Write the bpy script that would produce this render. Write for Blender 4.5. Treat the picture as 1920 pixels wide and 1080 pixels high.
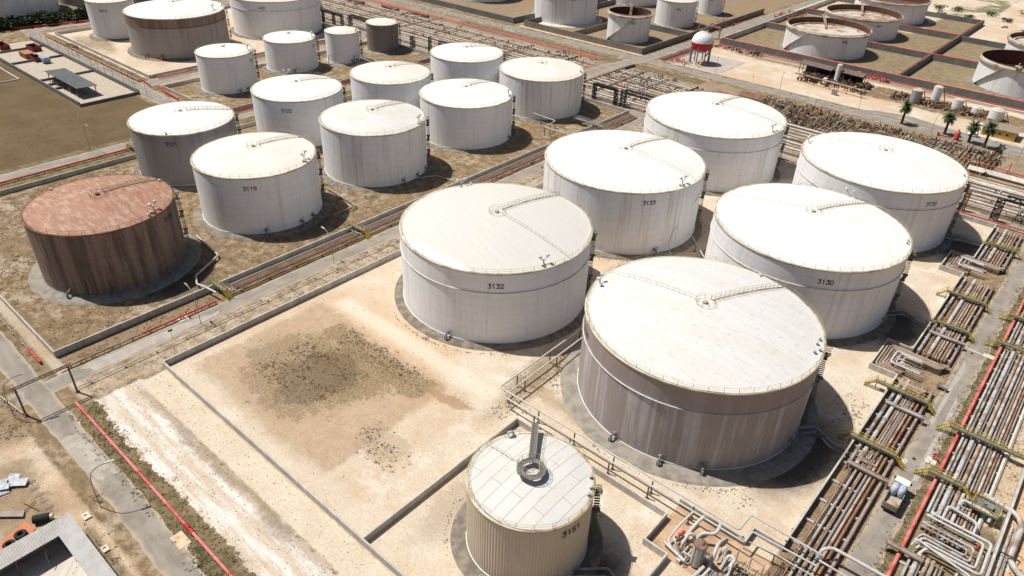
import bpy, math, random
from math import sin, cos, pi, radians, atan2, hypot, sqrt
from mathutils import Vector, Matrix
random.seed(7)
for o in list(bpy.data.objects): bpy.data.objects.remove(o)
SC = bpy.context.scene; C = SC.collection
# ------------------------------------------------------------------ camera
pitch, roll, fpx, yaw = 0.5766727895, 0.0405637256, 1346.5455, -0.6965814437
fw = Vector((sin(yaw)*cos(pitch), cos(yaw)*cos(pitch), -sin(pitch)))
rt = Vector((cos(yaw), -sin(yaw), 0)); up = rt.cross(fw)
r2 = rt*cos(roll)+up*sin(roll); u2 = up*cos(roll)-rt*sin(roll)
cd = bpy.data.cameras.new('camera'); cam = bpy.data.objects.new('camera', cd); C.objects.link(cam)
cd.sensor_width = 36; cd.lens = fpx/1920*36; cd.clip_start = 1; cd.clip_end = 6000
cam.matrix_world = Matrix(((r2.x,u2.x,-fw.x,0),(r2.y,u2.y,-fw.y,0),(r2.z,u2.z,-fw.z,100),(0,0,0,1)))
SC.camera = cam
# ------------------------------------------------------------------ light
SUN_EL, SHADOW_AZ = radians(62), radians(20)
sdir = Vector((cos(SHADOW_AZ)*cos(SUN_EL), sin(SHADOW_AZ)*cos(SUN_EL), -sin(SUN_EL)))
sd = bpy.data.lights.new('sun', 'SUN'); sd.energy = 4.4; sd.angle = radians(.55); sd.color = (1, .955, .89)
so = bpy.data.objects.new('sun', sd); C.objects.link(so); so.rotation_euler = sdir.to_track_quat('-Z', 'Y').to_euler()
so.location = (0, 0, 300)
W = bpy.data.worlds.new('World'); SC.world = W; W.use_nodes = True
wn = W.node_tree.nodes; wl = W.node_tree.links; wn.clear()
sk = wn.new('ShaderNodeTexSky'); sk.sky_type = 'NISHITA'; sk.sun_disc = False
sk.sun_elevation = SUN_EL; sk.sun_rotation = (pi/2-(SHADOW_AZ+pi)) % (2*pi); sk.dust_density = 2.5; sk.air_density = 1.0
bg = wn.new('ShaderNodeBackground'); bg.inputs[1].default_value = .05
wo = wn.new('ShaderNodeOutputWorld'); wl.new(sk.outputs[0], bg.inputs[0]); wl.new(bg.outputs[0], wo.inputs[0])
SC.view_settings.view_transform = 'Standard'; SC.view_settings.look = 'None'
SC.view_settings.exposure = 0.22; SC.view_settings.gamma = 1
# ------------------------------------------------------------------ materials
MC = {}
class NT:
    def __init__(s, name):
        s.m = bpy.data.materials.new(name); s.m.use_nodes = True; s.t = s.m.node_tree; s.n = s.t.nodes; s.n.clear()
        s.out = s.n.new('ShaderNodeOutputMaterial'); s.b = s.n.new('ShaderNodeBsdfPrincipled'); s.t.links.new(s.b.outputs[0], s.out.inputs[0])
    def N(s, typ, **kw):
        n = s.n.new('ShaderNode'+typ)
        for k, v in kw.items(): setattr(n, k, v)
        return n
    def L(s, a, b): s.t.links.new(a, b)
    def I(s, sock, v):
        if isinstance(v, bpy.types.NodeSocket): s.L(v, sock)
        else: sock.default_value = v
    def math(s, op, a, b=0.0, c=None):
        n = s.N('Math', operation=op); s.I(n.inputs[0], a); s.I(n.inputs[1], b)
        if c is not None: s.I(n.inputs[2], c)
        return n.outputs[0]
    def mr(s, v, a, b, c=0.0, d=1.0, smooth=True):
        n = s.N('MapRange'); n.interpolation_type = 'SMOOTHSTEP' if smooth else 'LINEAR'
        s.I(n.inputs[0], v); n.inputs[1].default_value = a; n.inputs[2].default_value = b; n.inputs[3].default_value = c; n.inputs[4].default_value = d
        return n.outputs[0]
    def mix(s, f, a, b, mode='MIX'):
        n = s.N('MixRGB', blend_type=mode); s.I(n.inputs[0], f); s.I(n.inputs[1], c4(a)); s.I(n.inputs[2], c4(b)); return n.outputs[0]
    def noise(s, vec, scale, detail=3, rough=.6, col=False):
        n = s.N('TexNoise'); s.L(vec, n.inputs['Vector']); n.inputs['Scale'].default_value = scale
        n.inputs['Detail'].default_value = detail; n.inputs['Roughness'].default_value = rough
        return n.outputs[1 if col else 0]
    def vec(s, x, y, z=0.0):
        n = s.N('CombineXYZ'); s.I(n.inputs[0], x); s.I(n.inputs[1], y); s.I(n.inputs[2], z); return n.outputs[0]
    def sep(s, v):
        n = s.N('SeparateXYZ'); s.L(v, n.inputs[0]); return n.outputs
    def bump(s, h, dist=.1, st=.5):
        n = s.N('Bump'); n.inputs['Strength'].default_value = st; n.inputs['Distance'].default_value = dist; s.L(h, n.inputs['Height']); s.L(n.outputs[0], s.b.inputs['Normal'])
def c4(v):
    if isinstance(v, tuple) and len(v) == 3: return (*v, 1)
    return v
def mul(c, k): return tuple(min(1, x*k) for x in c)
def mat(name, col, rough=.8, metal=0.0, ns=.6, amt=.18, col2=None, ns2=.12, bump=0, stretch=None, thr=(.45, .62), spec=.3):
    if name in MC: return MC[name]
    k = NT(name); tc = k.N('TexCoord'); v = tc.outputs['Object']
    if stretch:
        mp = k.N('Mapping'); mp.inputs['Scale'].default_value = stretch; k.L(v, mp.inputs[0]); v = mp.outputs[0]
    oi = k.N('ObjectInfo'); add = k.N('VectorMath', operation='ADD'); k.L(v, add.inputs[0])
    k.L(k.vec(k.math('MULTIPLY', oi.outputs['Random'], 50.0), k.math('MULTIPLY', oi.outputs['Random'], 31.0)), add.inputs[1]); v = add.outputs[0]
    n1 = k.noise(v, ns, 5, .65)
    c = k.mix(k.mr(n1, .3, .7), mul(col, 1-amt), mul(col, 1+amt))
    if col2: c = k.mix(k.mr(k.noise(v, ns2, 6, .65), *thr), c, col2)
    k.I(k.b.inputs['Base Color'], c); k.b.inputs['Roughness'].default_value = rough; k.b.inputs['Metallic'].default_value = metal
    k.b.inputs['Specular IOR Level'].default_value = spec
    if bump: k.bump(n1, bump, .6)
    MC[name] = k.m; return k.m
def shell_mat(name, col, streak, samt=.5, seam=.12, top=None, topamt=0, H=18, sc=1.0, rust=0, thr=(.48, .66), sharp=False):
    if name in MC: return MC[name]
    k = NT(name); tc = k.N('TexCoord'); uv = k.sep(tc.outputs['UV']); oi = k.N('ObjectInfo')
    u = k.math('ADD', uv[0], k.math('MULTIPLY', oi.outputs['Random'], 300.0)); z = uv[1]
    s1 = k.noise(k.vec(k.math('MULTIPLY', u, .9*sc), k.math('MULTIPLY', z, .03)), 1.0, 4, .7)
    s2 = k.noise(k.vec(k.math('MULTIPLY', u, .22*sc), k.math('MULTIPLY', z, .02), 5.0), 1.0, 3, .6)
    s3 = k.noise(k.vec(k.math('MULTIPLY', u, 3.0*sc), k.math('MULTIPLY', z, .12), 9.0), 1.0, 3, .7)
    blot = k.noise(k.vec(k.math('MULTIPLY', u, .12), k.math('MULTIPLY', z, .25), 2.0), 1.0, 5, .6)
    f = k.math('MULTIPLY', k.mr(k.math('MULTIPLY_ADD', s1, .6, k.math('MULTIPLY', s2, .4)), *thr), samt)
    c = k.mix(f, col, streak)
    c = k.mix(k.math('MULTIPLY', k.mr(s3, .5, .8), samt*.5), c, mul(streak, .8))
    c = k.mix(k.mr(blot, .35, .75, 0, .35), c, mul(col, .86))
    if rust: c = k.mix(k.math('MULTIPLY', k.mr(s3, .62, .7), k.math('MULTIPLY', k.mr(blot, .52, .68), rust)), c, (.36, .17, .07))
    if top: c = k.mix(k.math('MULTIPLY', k.mr(z, H*.735, H*(.79 if sharp else 1)), k.math('MULTIPLY', k.mr(s1, .42, .6, .5 if sharp else 0), topamt)), c, top)
    br = k.N('TexBrick'); br.offset = .5; k.L(k.vec(k.math('MULTIPLY', u, 1.0), z), br.inputs['Vector'])
    br.inputs['Scale'].default_value = 1; br.inputs['Brick Width'].default_value = 7.5; br.inputs['Row Height'].default_value = 2.1
    br.inputs['Mortar Size'].default_value = .09; br.inputs['Mortar Smooth'].default_value = .8
    br.inputs['Color1'].default_value = (0, 0, 0, 1); br.inputs['Color2'].default_value = (.35, .35, .35, 1); br.inputs['Mortar'].default_value = (1, 1, 1, 1)
    c = k.mix(k.math('MULTIPLY', br.outputs['Fac'], seam), c, mul(streak, .6))
    pl = k.N('RGBToBW'); k.L(br.outputs['Color'], pl.inputs[0])
    c = k.mix(k.math('MULTIPLY', k.math('MULTIPLY', pl.outputs[0], k.math('SUBTRACT', 1.0, br.outputs['Fac'])), seam*.9), c, mul(col, .75))
    k.I(k.b.inputs['Base Color'], c); k.b.inputs['Roughness'].default_value = .6; k.b.inputs['Specular IOR Level'].default_value = .3
    k.bump(k.math('ADD', k.math('MULTIPLY', br.outputs['Fac'], -.5), k.math('MULTIPLY', blot, .5)), .06, .4)
    MC[name] = k.m; return k.m
def roof_mat(name, col, fleck, famt=.4, seam=.15, rot=0.0, sx=.22, sy=1.1, thr=(.55, .7), wedge=None, dirt=None, damt=.3, pw=9.0, ph=1.9):
    if name in MC: return MC[name]
    k = NT(name); tc = k.N('TexCoord'); mp = k.N('Mapping'); mp.inputs['Rotation'].default_value = (0, 0, rot); k.L(tc.outputs['Object'], mp.inputs[0])
    p = k.sep(mp.outputs[0]); x, y = p[0], p[1]; oi = k.N('ObjectInfo'); x2 = k.math('ADD', x, k.math('MULTIPLY', oi.outputs['Random'], 90.0))
    n1 = k.noise(k.vec(k.math('MULTIPLY', x2, sx), k.math('MULTIPLY', y, sy)), 1, 5, .75)
    n2 = k.noise(k.vec(k.math('MULTIPLY', x2, .09), k.math('MULTIPLY', y, .09), 3.0), 1, 4, .6)
    n3 = k.noise(k.vec(k.math('MULTIPLY', x2, .8), k.math('MULTIPLY', y, 3.0), 7.0), 1, 3, .7)
    c = k.mix(k.math('MULTIPLY', k.mr(n1, *thr), famt), col, fleck)
    c = k.mix(k.math('MULTIPLY', k.mr(n3, .6, .75), famt*.6), c, fleck)
    if dirt: c = k.mix(k.mr(n2, .42, .66, 0, damt), c, dirt)
    br = k.N('TexBrick'); br.offset = .5; k.L(k.vec(x, y), br.inputs['Vector'])
    br.inputs['Scale'].default_value = 1; br.inputs['Brick Width'].default_value = pw; br.inputs['Row Height'].default_value = ph
    br.inputs['Mortar Size'].default_value = .07; br.inputs['Mortar Smooth'].default_value = .5
    br.inputs['Color1'].default_value = (0, 0, 0, 1); br.inputs['Color2'].default_value = (1, 1, 1, 1)
    pl = k.N('RGBToBW'); k.L(br.outputs['Color'], pl.inputs[0])
    c = k.mix(k.math('MULTIPLY', pl.outputs[0], famt*.25), c, fleck)
    c = k.mix(k.math('MULTIPLY', br.outputs['Fac'], seam), c, mul(fleck, .6))
    if wedge is not None:
        q = k.sep(tc.outputs['Object'])
        c = k.mix(k.mr(k.math('ADD', k.math('MULTIPLY', q[0], wedge[0]), k.math('MULTIPLY', q[1], wedge[1])), wedge[2], wedge[2]+.3), c, (.84, .84, .84))
    k.I(k.b.inputs['Base Color'], c); k.b.inputs['Roughness'].default_value = .62; k.b.inputs['Specular IOR Level'].default_value = .25
    k.bump(br.outputs['Fac'], .03, .4)
    MC[name] = k.m; return k.m
def concrete(name, col, amt=.22, joint=True):
    if name in MC: return MC[name]
    k = NT(name); g = k.N('NewGeometry'); p = k.sep(g.outputs['Position'])
    h = k.math('ADD', p[0], p[1]); v = k.vec(h, k.math('MULTIPLY', p[2], .35), 0.0)
    n1 = k.noise(v, .8, 6, .7); n2 = k.noise(g.outputs['Position'], .15, 4, .6)
    c = k.mix(k.mr(n1, .3, .72), mul(col, 1-amt), mul(col, 1+amt)); c = k.mix(k.mr(n2, .4, .65, 0, .5), c, mul(col, .72))
    if joint:
        fr = k.math('FRACT', k.math('MULTIPLY', h, .25)); j = k.math('LESS_THAN', fr, .015); c = k.mix(k.math('MULTIPLY', j, .6), c, mul(col, .4))
        pan = k.N('TexWhiteNoise'); pan.noise_dimensions = '1D'; k.L(k.math('FLOOR', k.math('MULTIPLY', h, .25)), pan.inputs['W']); c = k.mix(k.mr(pan.outputs[0], 0, 1, 0, .25), c, mul(col, .6))
    k.I(k.b.inputs['Base Color'], c); k.b.inputs['Roughness'].default_value = .9; k.b.inputs['Specular IOR Level'].default_value = .15
    k.bump(n1, .05, .4); MC[name] = k.m; return k.m
WHITE = mat('white_paint', (.78, .78, .77), .5, amt=.05, ns=1, col2=(.55, .5, .43), thr=(.55, .75))
PIPEW = mat('white_pipe', (.5, .49, .47), .45, amt=.08, ns=.8, col2=(.42, .37, .32), ns2=.5, thr=(.55, .7))
GREYP = mat('grey_pipe', (.36, .35, .33), .55, amt=.15, ns=.6, col2=(.2, .15, .12), ns2=.35)
GREYL = mat('light_grey_pipe', (.47, .45, .43), .5, amt=.12, ns=.6, col2=(.3, .22, .17), ns2=.4)
PALER = mat('pale_red_pipe', (.52, .28, .22), .7, amt=.15, ns=.3)
BROWN = mat('brown_pipe', (.26, .19, .145), .75, amt=.2, ns=.5, col2=(.28, .18, .12), ns2=.3)
TANP = mat('tan_pipe', (.40, .315, .24), .75, amt=.15, ns=.5, col2=(.22, .13, .09), ns2=.3)
RUSTP = mat('rust_pipe', (.29, .165, .10), .85, amt=.25, ns=.7, col2=(.2, .1, .06), ns2=.4)
MAUVE = mat('mauve_pipe', (.31, .25, .22), .7, amt=.15, ns=.5, col2=(.2, .13, .1), ns2=.3)
SILVER = mat('silver_pipe', (.55, .56, .57), .35, .6, amt=.1, ns=.6)
RED = mat('red_paint', (.55, .05, .04), .5, amt=.15, ns=.6, col2=(.45, .12, .09), ns2=.4)
PINK = mat('faded_red_paint', (.62, .2, .17), .6, amt=.12, ns=.5, col2=(.5, .1, .08), ns2=.3)
YEL = mat('yellow_paint', (.5, .38, .05), .6, amt=.2, ns=1.5, col2=(.2, .14, .05), ns2=.8)
RAILY = mat('weathered_yellow_rail', (.46, .405, .25), .7, amt=.2, ns=1, col2=(.25, .2, .13), ns2=.5); CURB = mat('cream_curb', (.58, .52, .4), .7, amt=.15, ns=1, col2=(.36, .29, .18), ns2=.25)
RAILD = mat('dark_rail', (.14, .1, .08), .8, amt=.2)
DARK = mat('dark_steel', (.03, .029, .028), .6, amt=.2)
STEEL = mat('grey_steel', (.22, .22, .22), .5, amt=.2, ns=1)
GRATE = mat('grating', (.17, .165, .12), .7, amt=.25, ns=3)
RUBBER = mat('rubber', (.02, .02, .022), .8, amt=.2)
RUSTY = mat('rusty_steel', (.17, .09, .06), .9, amt=.3, ns=.8, col2=(.28, .14, .08), ns2=.5)
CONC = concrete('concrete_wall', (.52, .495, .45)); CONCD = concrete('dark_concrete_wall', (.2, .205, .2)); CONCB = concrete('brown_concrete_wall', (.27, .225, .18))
SLAB = concrete('concrete_slab', (.42, .4, .36), joint=False); PALE = concrete('pale_concrete', (.62, .57, .5), joint=False)
APRON = mat('apron', (.185, .16, .13), .95, ns=.5, amt=.25, col2=(.26, .215, .165), ns2=.5, bump=.05)
APRONL = mat('light_apron', (.25, .23, .20), .95, ns=.5, amt=.2, col2=(.31, .27, .22), ns2=.5, bump=.05)
INK = mat('black_lettering', (.02, .02, .022), .7, amt=.1)
# ------------------------------------------------------------------ mesh builder
class MB:
    def __init__(s): s.v = []; s.f = []; s.sm = []; s.uv = []; s.hasuv = False; s.mi = []; s.cur = 0
    def face(s, idx, smooth=False, uv=None):
        s.f.append(idx); s.sm.append(smooth); s.uv.append(uv); s.mi.append(s.cur)
        if uv: s.hasuv = True
    def box(s, x0, x1, y0, y1, z0, z1):
        if x0 > x1: x0, x1 = x1, x0
        if y0 > y1: y0, y1 = y1, y0
        b = len(s.v); s.v += [(x0,y0,z0),(x1,y0,z0),(x1,y1,z0),(x0,y1,z0),(x0,y0,z1),(x1,y0,z1),(x1,y1,z1),(x0,y1,z1)]
        for q in ((0,3,2,1),(4,5,6,7),(0,1,5,4),(1,2,6,5),(2,3,7,6),(3,0,4,7)): s.face([b+i for i in q])
        return s
    def cb(s, x, y, z, dx, dy, dz): return s.box(x-dx/2, x+dx/2, y-dy/2, y+dy/2, z, z+dz)
    def obox(s, c, ax, ay, az, hx, hy, hz):
        c = Vector(c); b = len(s.v)
        for k in (-1, 1):
            for i, j in ((-1,-1),(1,-1),(1,1),(-1,1)): s.v.append(tuple(c+ax*hx*i+ay*hy*j+az*hz*k))
        for q in ((0,3,2,1),(4,5,6,7),(0,1,5,4),(1,2,6,5),(2,3,7,6),(3,0,4,7)): s.face([b+i for i in q])
    def beam(s, p, q, w, h=None):
        p = Vector(p); q = Vector(q); d = q-p; L = d.length
        if L < 1e-6: return s
        d /= L; side = d.cross(Vector((0,0,1)));
        if side.length < 1e-3: side = Vector((1,0,0))
        side.normalize(); s.obox((p+q)/2, d, side, side.cross(d), L/2, w/2, (h or w)/2); return s
    def poly(s, pts, z=None, smooth=False):
        b = len(s.v); s.v += [tuple(p) if z is None else (p[0], p[1], z) for p in pts]; s.face(list(range(b, b+len(pts))), smooth); return s
    def prism(s, pts, z0, z1):
        n = len(pts); b = len(s.v); s.v += [(p[0],p[1],z0) for p in pts]+[(p[0],p[1],z1) for p in pts]
        s.face([b+i for i in range(n-1,-1,-1)]); s.face([b+n+i for i in range(n)])
        for i in range(n): s.face([b+i, b+(i+1)%n, b+n+(i+1)%n, b+n+i])
        return s
    def rev(s, prof, cx, cy, n=48, smooth=True, uv=False, a0=0, a1=2*pi, split=True):
        full = abs(a1-a0-2*pi) < 1e-6; m = n if full else n+1
        for k in range(len(prof)-1):
            (r0,z0),(r1,z1) = prof[k], prof[k+1]; b = len(s.v)
            for (r,z) in ((r0,z0),(r1,z1)):
                for i in range(m):
                    a = a0+(a1-a0)*i/n; s.v.append((cx+r*cos(a), cy+r*sin(a), z))
            for i in range(n):
                j = (i+1) % m; q = [b+i, b+j, b+m+j, b+m+i]
                u = None
                if uv: u0 = (a0+(a1-a0)*i/n)*r0; u1 = (a0+(a1-a0)*(i+1)/n)*r0; u = [(u0,z0),(u1,z0),(u1,z1),(u0,z1)]
                s.face(q, smooth, u)
        return s
    def rev2(s, prof, cx, cy, n=48):   # welded smooth revolve
        b = len(s.v)
        for (r,z) in prof:
            for i in range(n): a = 2*pi*i/n; s.v.append((cx+r*cos(a), cy+r*sin(a), z))
        for k in range(len(prof)-1):
            for i in range(n):
                j = (i+1) % n; s.face([b+k*n+i, b+k*n+j, b+(k+1)*n+j, b+(k+1)*n+i], True)
        return s
    def disc(s, cx, cy, z, r, n=24): return s.poly([(cx+r*cos(2*pi*i/n), cy+r*sin(2*pi*i/n)) for i in range(n)], z)
    def tube(s, pts, r, n=8, bend=None, cap=True, closed=False):
        P = [Vector(p) for p in pts]
        if bend is None: bend = r*3
        if not closed and len(P) > 2 and bend > 0:
            Q = [P[0]]
            for i in range(1, len(P)-1):
                a, b, c = P[i-1], P[i], P[i+1]; d1 = (a-b); d2 = (c-b); t = min(bend, d1.length*.49, d2.length*.49)
                if d1.length < 1e-6 or d2.length < 1e-6: continue
                p1 = b+d1.normalized()*t; p2 = b+d2.normalized()*t
                for u in (0, .25, .5, .75, 1): Q.append(p1*(1-u)**2+b*2*u*(1-u)+p2*u*u)
            Q.append(P[-1]); P = Q
        m = len(P); ring = []; ref = None
        for i in range(m):
            if closed: t = P[(i+1)%m]-P[i-1]
            else: t = (P[min(i+1,m-1)]-P[max(i-1,0)])
            if t.length < 1e-9: t = Vector((0,0,1))
            t.normalize()
            if ref is None: ref = Vector((0,0,1)) if abs(t.z) < .9 else Vector((1,0,0))
            sd_ = t.cross(ref)
            if sd_.length < 1e-3: ref = Vector((1,0,0)) if abs(t.x) < .9 else Vector((0,1,0)); sd_ = t.cross(ref)
            sd_.normalize(); ref = sd_.cross(t); b = len(s.v); ring.append(b)
            for k in range(n): a = 2*pi*k/n; s.v.append(tuple(P[i]+sd_*cos(a)*r+ref*sin(a)*r))
        for i in range(m if closed else m-1):
            A, B = ring[i], ring[(i+1)%m]
            for k in range(n): l = (k+1)%n; s.face([A+k, B+k, B+l, A+l], n > 4)
        if cap and not closed:
            b = len(s.v); s.v += s.v[ring[0]:ring[0]+n]; s.face([b+k for k in range(n)]); b = len(s.v); s.v += s.v[ring[-1]:ring[-1]+n]; s.face([b+k for k in range(n-1,-1,-1)])
        return s
    def cyl(s, p, q, r, n=12): return s.tube([p, q], r, n)
    def sphere(s, c, r, n=10, m=6, sz=1.0):
        return s.rev2([(max(1e-3, r*sin(pi*i/m)), c[2]-r*sz*cos(pi*i/m)) for i in range(m+1)], c[0], c[1], n)
    def ringrail(s, cx, cy, z, R, step=3.0, h=1.05, r=.035, a0=0, a1=2*pi, mid=True):
        n = max(24, int(R*(a1-a0)/1.2)); full = a1-a0 > 6.28
        for hh in ((h, h*.5) if mid else (h,)):
            pts = [(cx+R*cos(a0+(a1-a0)*i/n), cy+R*sin(a0+(a1-a0)*i/n), z+hh) for i in range(n if full else n+1)]
            s.tube(pts, r, 4, 0, False, full)
        k = max(6, int(R*(a1-a0)/step))
        for i in range(k if full else k+1):
            a = a0+(a1-a0)*i/k; x, y = cx+R*cos(a), cy+R*sin(a); s.tube([(x,y,z),(x,y,z+h)], r*1.2, 4, 0, False)
        return s
    def rail(s, p, q, h=1.05, r=.03, step=2.0, mid=True):
        p = Vector(p); q = Vector(q); L = (q-p).length; n = max(1, int(L/step)); uz = Vector((0,0,1))
        s.tube([p+uz*h, q+uz*h], r, 4, 0, False)
        if mid: s.tube([p+uz*h*.5, q+uz*h*.5], r, 4, 0, False)
        for i in range(n+1): c = p+(q-p)*i/n; s.tube([c, c+uz*h], r, 4, 0, False)
        return s
ORG = {}
def props(o, label=None, cat=None, group=None, kind=None):
    if label: o['label'] = label
    if cat: o['category'] = cat
    if group: o['group'] = group
    if kind: o['kind'] = kind
    return o
def build(name, mb, m, parent=None, org=None):
    if parent is not None: o0 = ORG[parent.name]
    elif org is not None: o0 = Vector(org)
    else:
        xs = [v[0] for v in mb.v]; ys = [v[1] for v in mb.v]; o0 = Vector(((min(xs)+max(xs))/2, (min(ys)+max(ys))/2, 0))
    me = bpy.data.meshes.new(name); me.from_pydata([(v[0]-o0.x, v[1]-o0.y, v[2]-o0.z) for v in mb.v], [], mb.f)
    me.polygons.foreach_set('use_smooth', mb.sm)
    if mb.hasuv:
        uvl = me.uv_layers.new(name='UVMap'); i = 0
        for f, u in zip(mb.f, mb.uv):
            for k in range(len(f)):
                uvl.data[i].uv = u[k] if u else (0, 0); i += 1
    for mm in (m if isinstance(m, list) else [m]): me.materials.append(mm)
    if isinstance(m, list): me.polygons.foreach_set('material_index', mb.mi)
    me.update(); o = bpy.data.objects.new(name, me); C.objects.link(o)
    if parent is not None: o.parent = parent
    else: o.location = o0
    ORG[o.name] = o0.copy() if parent is None else ORG[parent.name]
    return o
def empty(name, loc, label, cat, group=None):
    o = bpy.data.objects.new(name, None); C.objects.link(o); o.location = loc; o.empty_display_size = .5; ORG[o.name] = Vector(loc); return props(o, label, cat, group)
def solo(name, mb, m, label, cat, group=None, org=None): return props(build(name, mb, m, None, org), label, cat, group)
def struct(name, mb, m): return props(build(name, mb, m, None, (0,0,0)), kind='structure')
def copy_tree(o, loc, rz=0.0, label=None):
    c = o.copy(); C.objects.link(c); c.location = loc; c.rotation_euler = (0, 0, rz)
    if label: c['label'] = label
    for ch in o.children:
        d = ch.copy(); C.objects.link(d); d.parent = c
        for g in ch.children:
            e = g.copy(); C.objects.link(e); e.parent = d
    return c
# ------------------------------------------------------------------ ground
def ground_material(zone):
    k = NT('ground_'+zone); g = k.N('NewGeometry'); P = g.outputs['Position']
    nA = k.noise(P, .05, 4, .6, True); nB = k.noise(P, .45, 5, .7, True)
    def off(n, a):
        s_ = k.N('VectorMath', operation='SUBTRACT'); k.L(n, s_.inputs[0]); s_.inputs[1].default_value = (.5,.5,.5)
        m_ = k.N('VectorMath', operation='SCALE'); k.L(s_.outputs[0], m_.inputs[0]); m_.inputs['Scale'].default_value = a; return m_.outputs[0]
    def dist(aA, aB):
        a = k.N('VectorMath', operation='ADD'); k.L(P, a.inputs[0]); k.L(off(nA, aA), a.inputs[1])
        b = k.N('VectorMath', operation='ADD'); k.L(a.outputs[0], b.inputs[0]); k.L(off(nB, aB), b.inputs[1]); return k.sep(b.outputs[0])
    D1 = dist(9, 5); D0 = dist(0.6, 1.6); D2 = dist(5, 4.5)
    def rect(x0, x1, y0, y1, soft=1.0, D=None):
        D = D or D0; m = None
        for ax, a, b in ((0, x0, x1), (1, y0, y1)):
            for lo, hi in ((a-soft, a+soft), (b+soft, b-soft)):
                if abs(lo) > 900: continue
                q = k.mr(D[ax], lo, hi); m = q if m is None else k.math('MULTIPLY', m, q)
        return m
    def ell(cx, cy, rx, ry, soft=.35, D=None):
        D = D or D1; a = k.math('MULTIPLY', k.math('SUBTRACT', D[0], cx), 1/rx); b = k.math('MULTIPLY', k.math('SUBTRACT', D[1], cy), 1/ry)
        r = k.math('SQRT', k.math('ADD', k.math('MULTIPLY', a, a), k.math('MULTIPLY', b, b))); return k.mr(r, 1+soft, 1-soft)
    nf = k.noise(P, .35, 8, .75); nm = k.noise(P, .07, 6, .65); nfine = k.noise(P, 2.2, 4, .8); nl = k.noise(P, .022, 4, .55)
    sep = k.sep(P); nstr = k.noise(k.vec(k.math('MULTIPLY', sep[0], .1), k.math('MULTIPLY', sep[1], .9)), 1, 5, .7)
    nq = k.noise(P, .16, 7, .72); SAND = k.mix(k.mr(nm, .38, .62), (.54, .43, .31), (.60, .52, .41)); SAND = k.mix(k.mr(nq, .5, .64, 0, .75), SAND, (.66, .605, .525)); SAND = k.mix(k.mr(nl, .45, .65, 0, .75), SAND, (.53, .385, .255)); SAND = k.mix(k.mr(nq, .44, .3, 0, .6), SAND, (.41, .31, .215)); SAND = k.mix(k.mr(nf, .6, .72, 0, .35), SAND, (.42, .34, .25))
    TANS = k.mix(k.mr(nf, .35, .65), (.38, .27, .175), (.46, .345, .235))
    DRY = k.mix(k.mr(nf, .3, .68), (.15, .105, .06), (.30, .215, .13)); DRY = k.mix(k.mr(nfine, .55, .75, 0, .6), DRY, (.08, .062, .03)); DRY = k.mix(k.mr(nm, .5, .7, 0, .6), DRY, (.12, .11, .05))
    MOT = k.mix(k.mr(k.math('ADD', k.math('MULTIPLY', nf, .55), k.math('MULTIPLY', nm, .45)), .485, .62), DRY, (.42, .335, .24))
    FIELD = k.mix(k.mr(nm, .35, .65), (.125, .088, .047), (.16, .113, .063)); FIELD = k.mix(k.mr(nfine, .45, .8, 0, .55), FIELD, (.09, .065, .035)); FIELD = k.mix(k.mr(nstr, .55, .8, 0, .4), FIELD, (.21, .155, .095))
    sx_ = k.noise(k.vec(k.math('MULTIPLY', sep[0], .06), k.math('MULTIPLY', sep[1], .5)), 1, 7, .7); CHALK = k.mix(k.mr(sx_, .42, .6), (.55, .465, .365), (.70, .66, .60)); CHALK = k.mix(k.mr(nq, .5, .62, 0, .6), CHALK, (.50, .40, .30)); CHALK = k.mix(k.mr(nf, .58, .68, 0, .5), CHALK, (.33, .27, .19))
    VERGE = k.mix(k.mr(nf, .35, .62), (.10, .085, .04), (.24, .18, .11)); VERGE = k.mix(k.mr(nfine, .55, .7, 0, .6), VERGE, (.07, .075, .03))
    BR = k.mix(k.mr(nf, .35, .65), (.22, .165, .11), (.31, .24, .165))
    OL = k.mix(k.mr(nf, .35, .65), (.19, .15, .09), (.31, .235, .145)); OL = k.mix(k.mr(nm, .5, .7, 0, .5), OL, (.15, .135, .07))
    REDD = k.mix(k.mr(nf, .35, .65), (.23, .17, .105), (.31, .23, .15))
    c = MOT
    def lay(m, col, s=1.0, q=0):
        nonlocal c
        if q: m = k.mr(k.math('ADD', m, k.math('MULTIPLY', k.math('SUBTRACT', nf, .5), q)), .36, .64)
        c = k.mix(m if s == 1.0 else k.math('MULTIPLY', m, s), c, col)
    if zone == 'far':
        # far land
        lay(rect(-2000, 2000, 562, 3000, 3, D1), k.mix(k.mr(k.noise(P, .03, 5, .7), .42, .52), k.mix(k.mr(nf, .4, .6), (.12, .13, .06), (.3, .25, .15)), SAND))
        lay(rect(-2000, -262, -900, 98, 1.5), FIELD); lay(rect(-306, -262, 90, 119, 1.0), FIELD)
        lay(rect(-2000, -425, 98, 3000, 2, D1), MOT)
        lay(rect(-430, -325, 132, 262, 1), SAND); lay(ell(-395, 140, 20, 6), MOT, .7)
        lay(rect(-325, -309, 130, 262, .6), TANS)
        lay(rect(-424, -306, 126.5, 132.5, .5), VERGE)
        lay(rect(-420, -306, 99, 121, .5), k.mix(k.mr(nf, .3, .7), (.42, .36, .28), (.5, .44, .36)))
        lay(rect(-262, -245, 30, 250, 1), VERGE)
        # north pipe band
        lay(rect(-460, 0, 256, 318, .8), k.mix(k.mr(nm, .4, .6), BR, (.33, .25, .17)))
        lay(rect(-120, -25, 286, 317, 1.5, D1), k.mix(k.mr(nf, .35, .6), (.085, .068, .042), (.23, .175, .105)))
        lay(rect(-140, -20, 246, 256, .5), SAND, .8)
        lay(rect(-310, -150, 309, 317, 1), VERGE)
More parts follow.
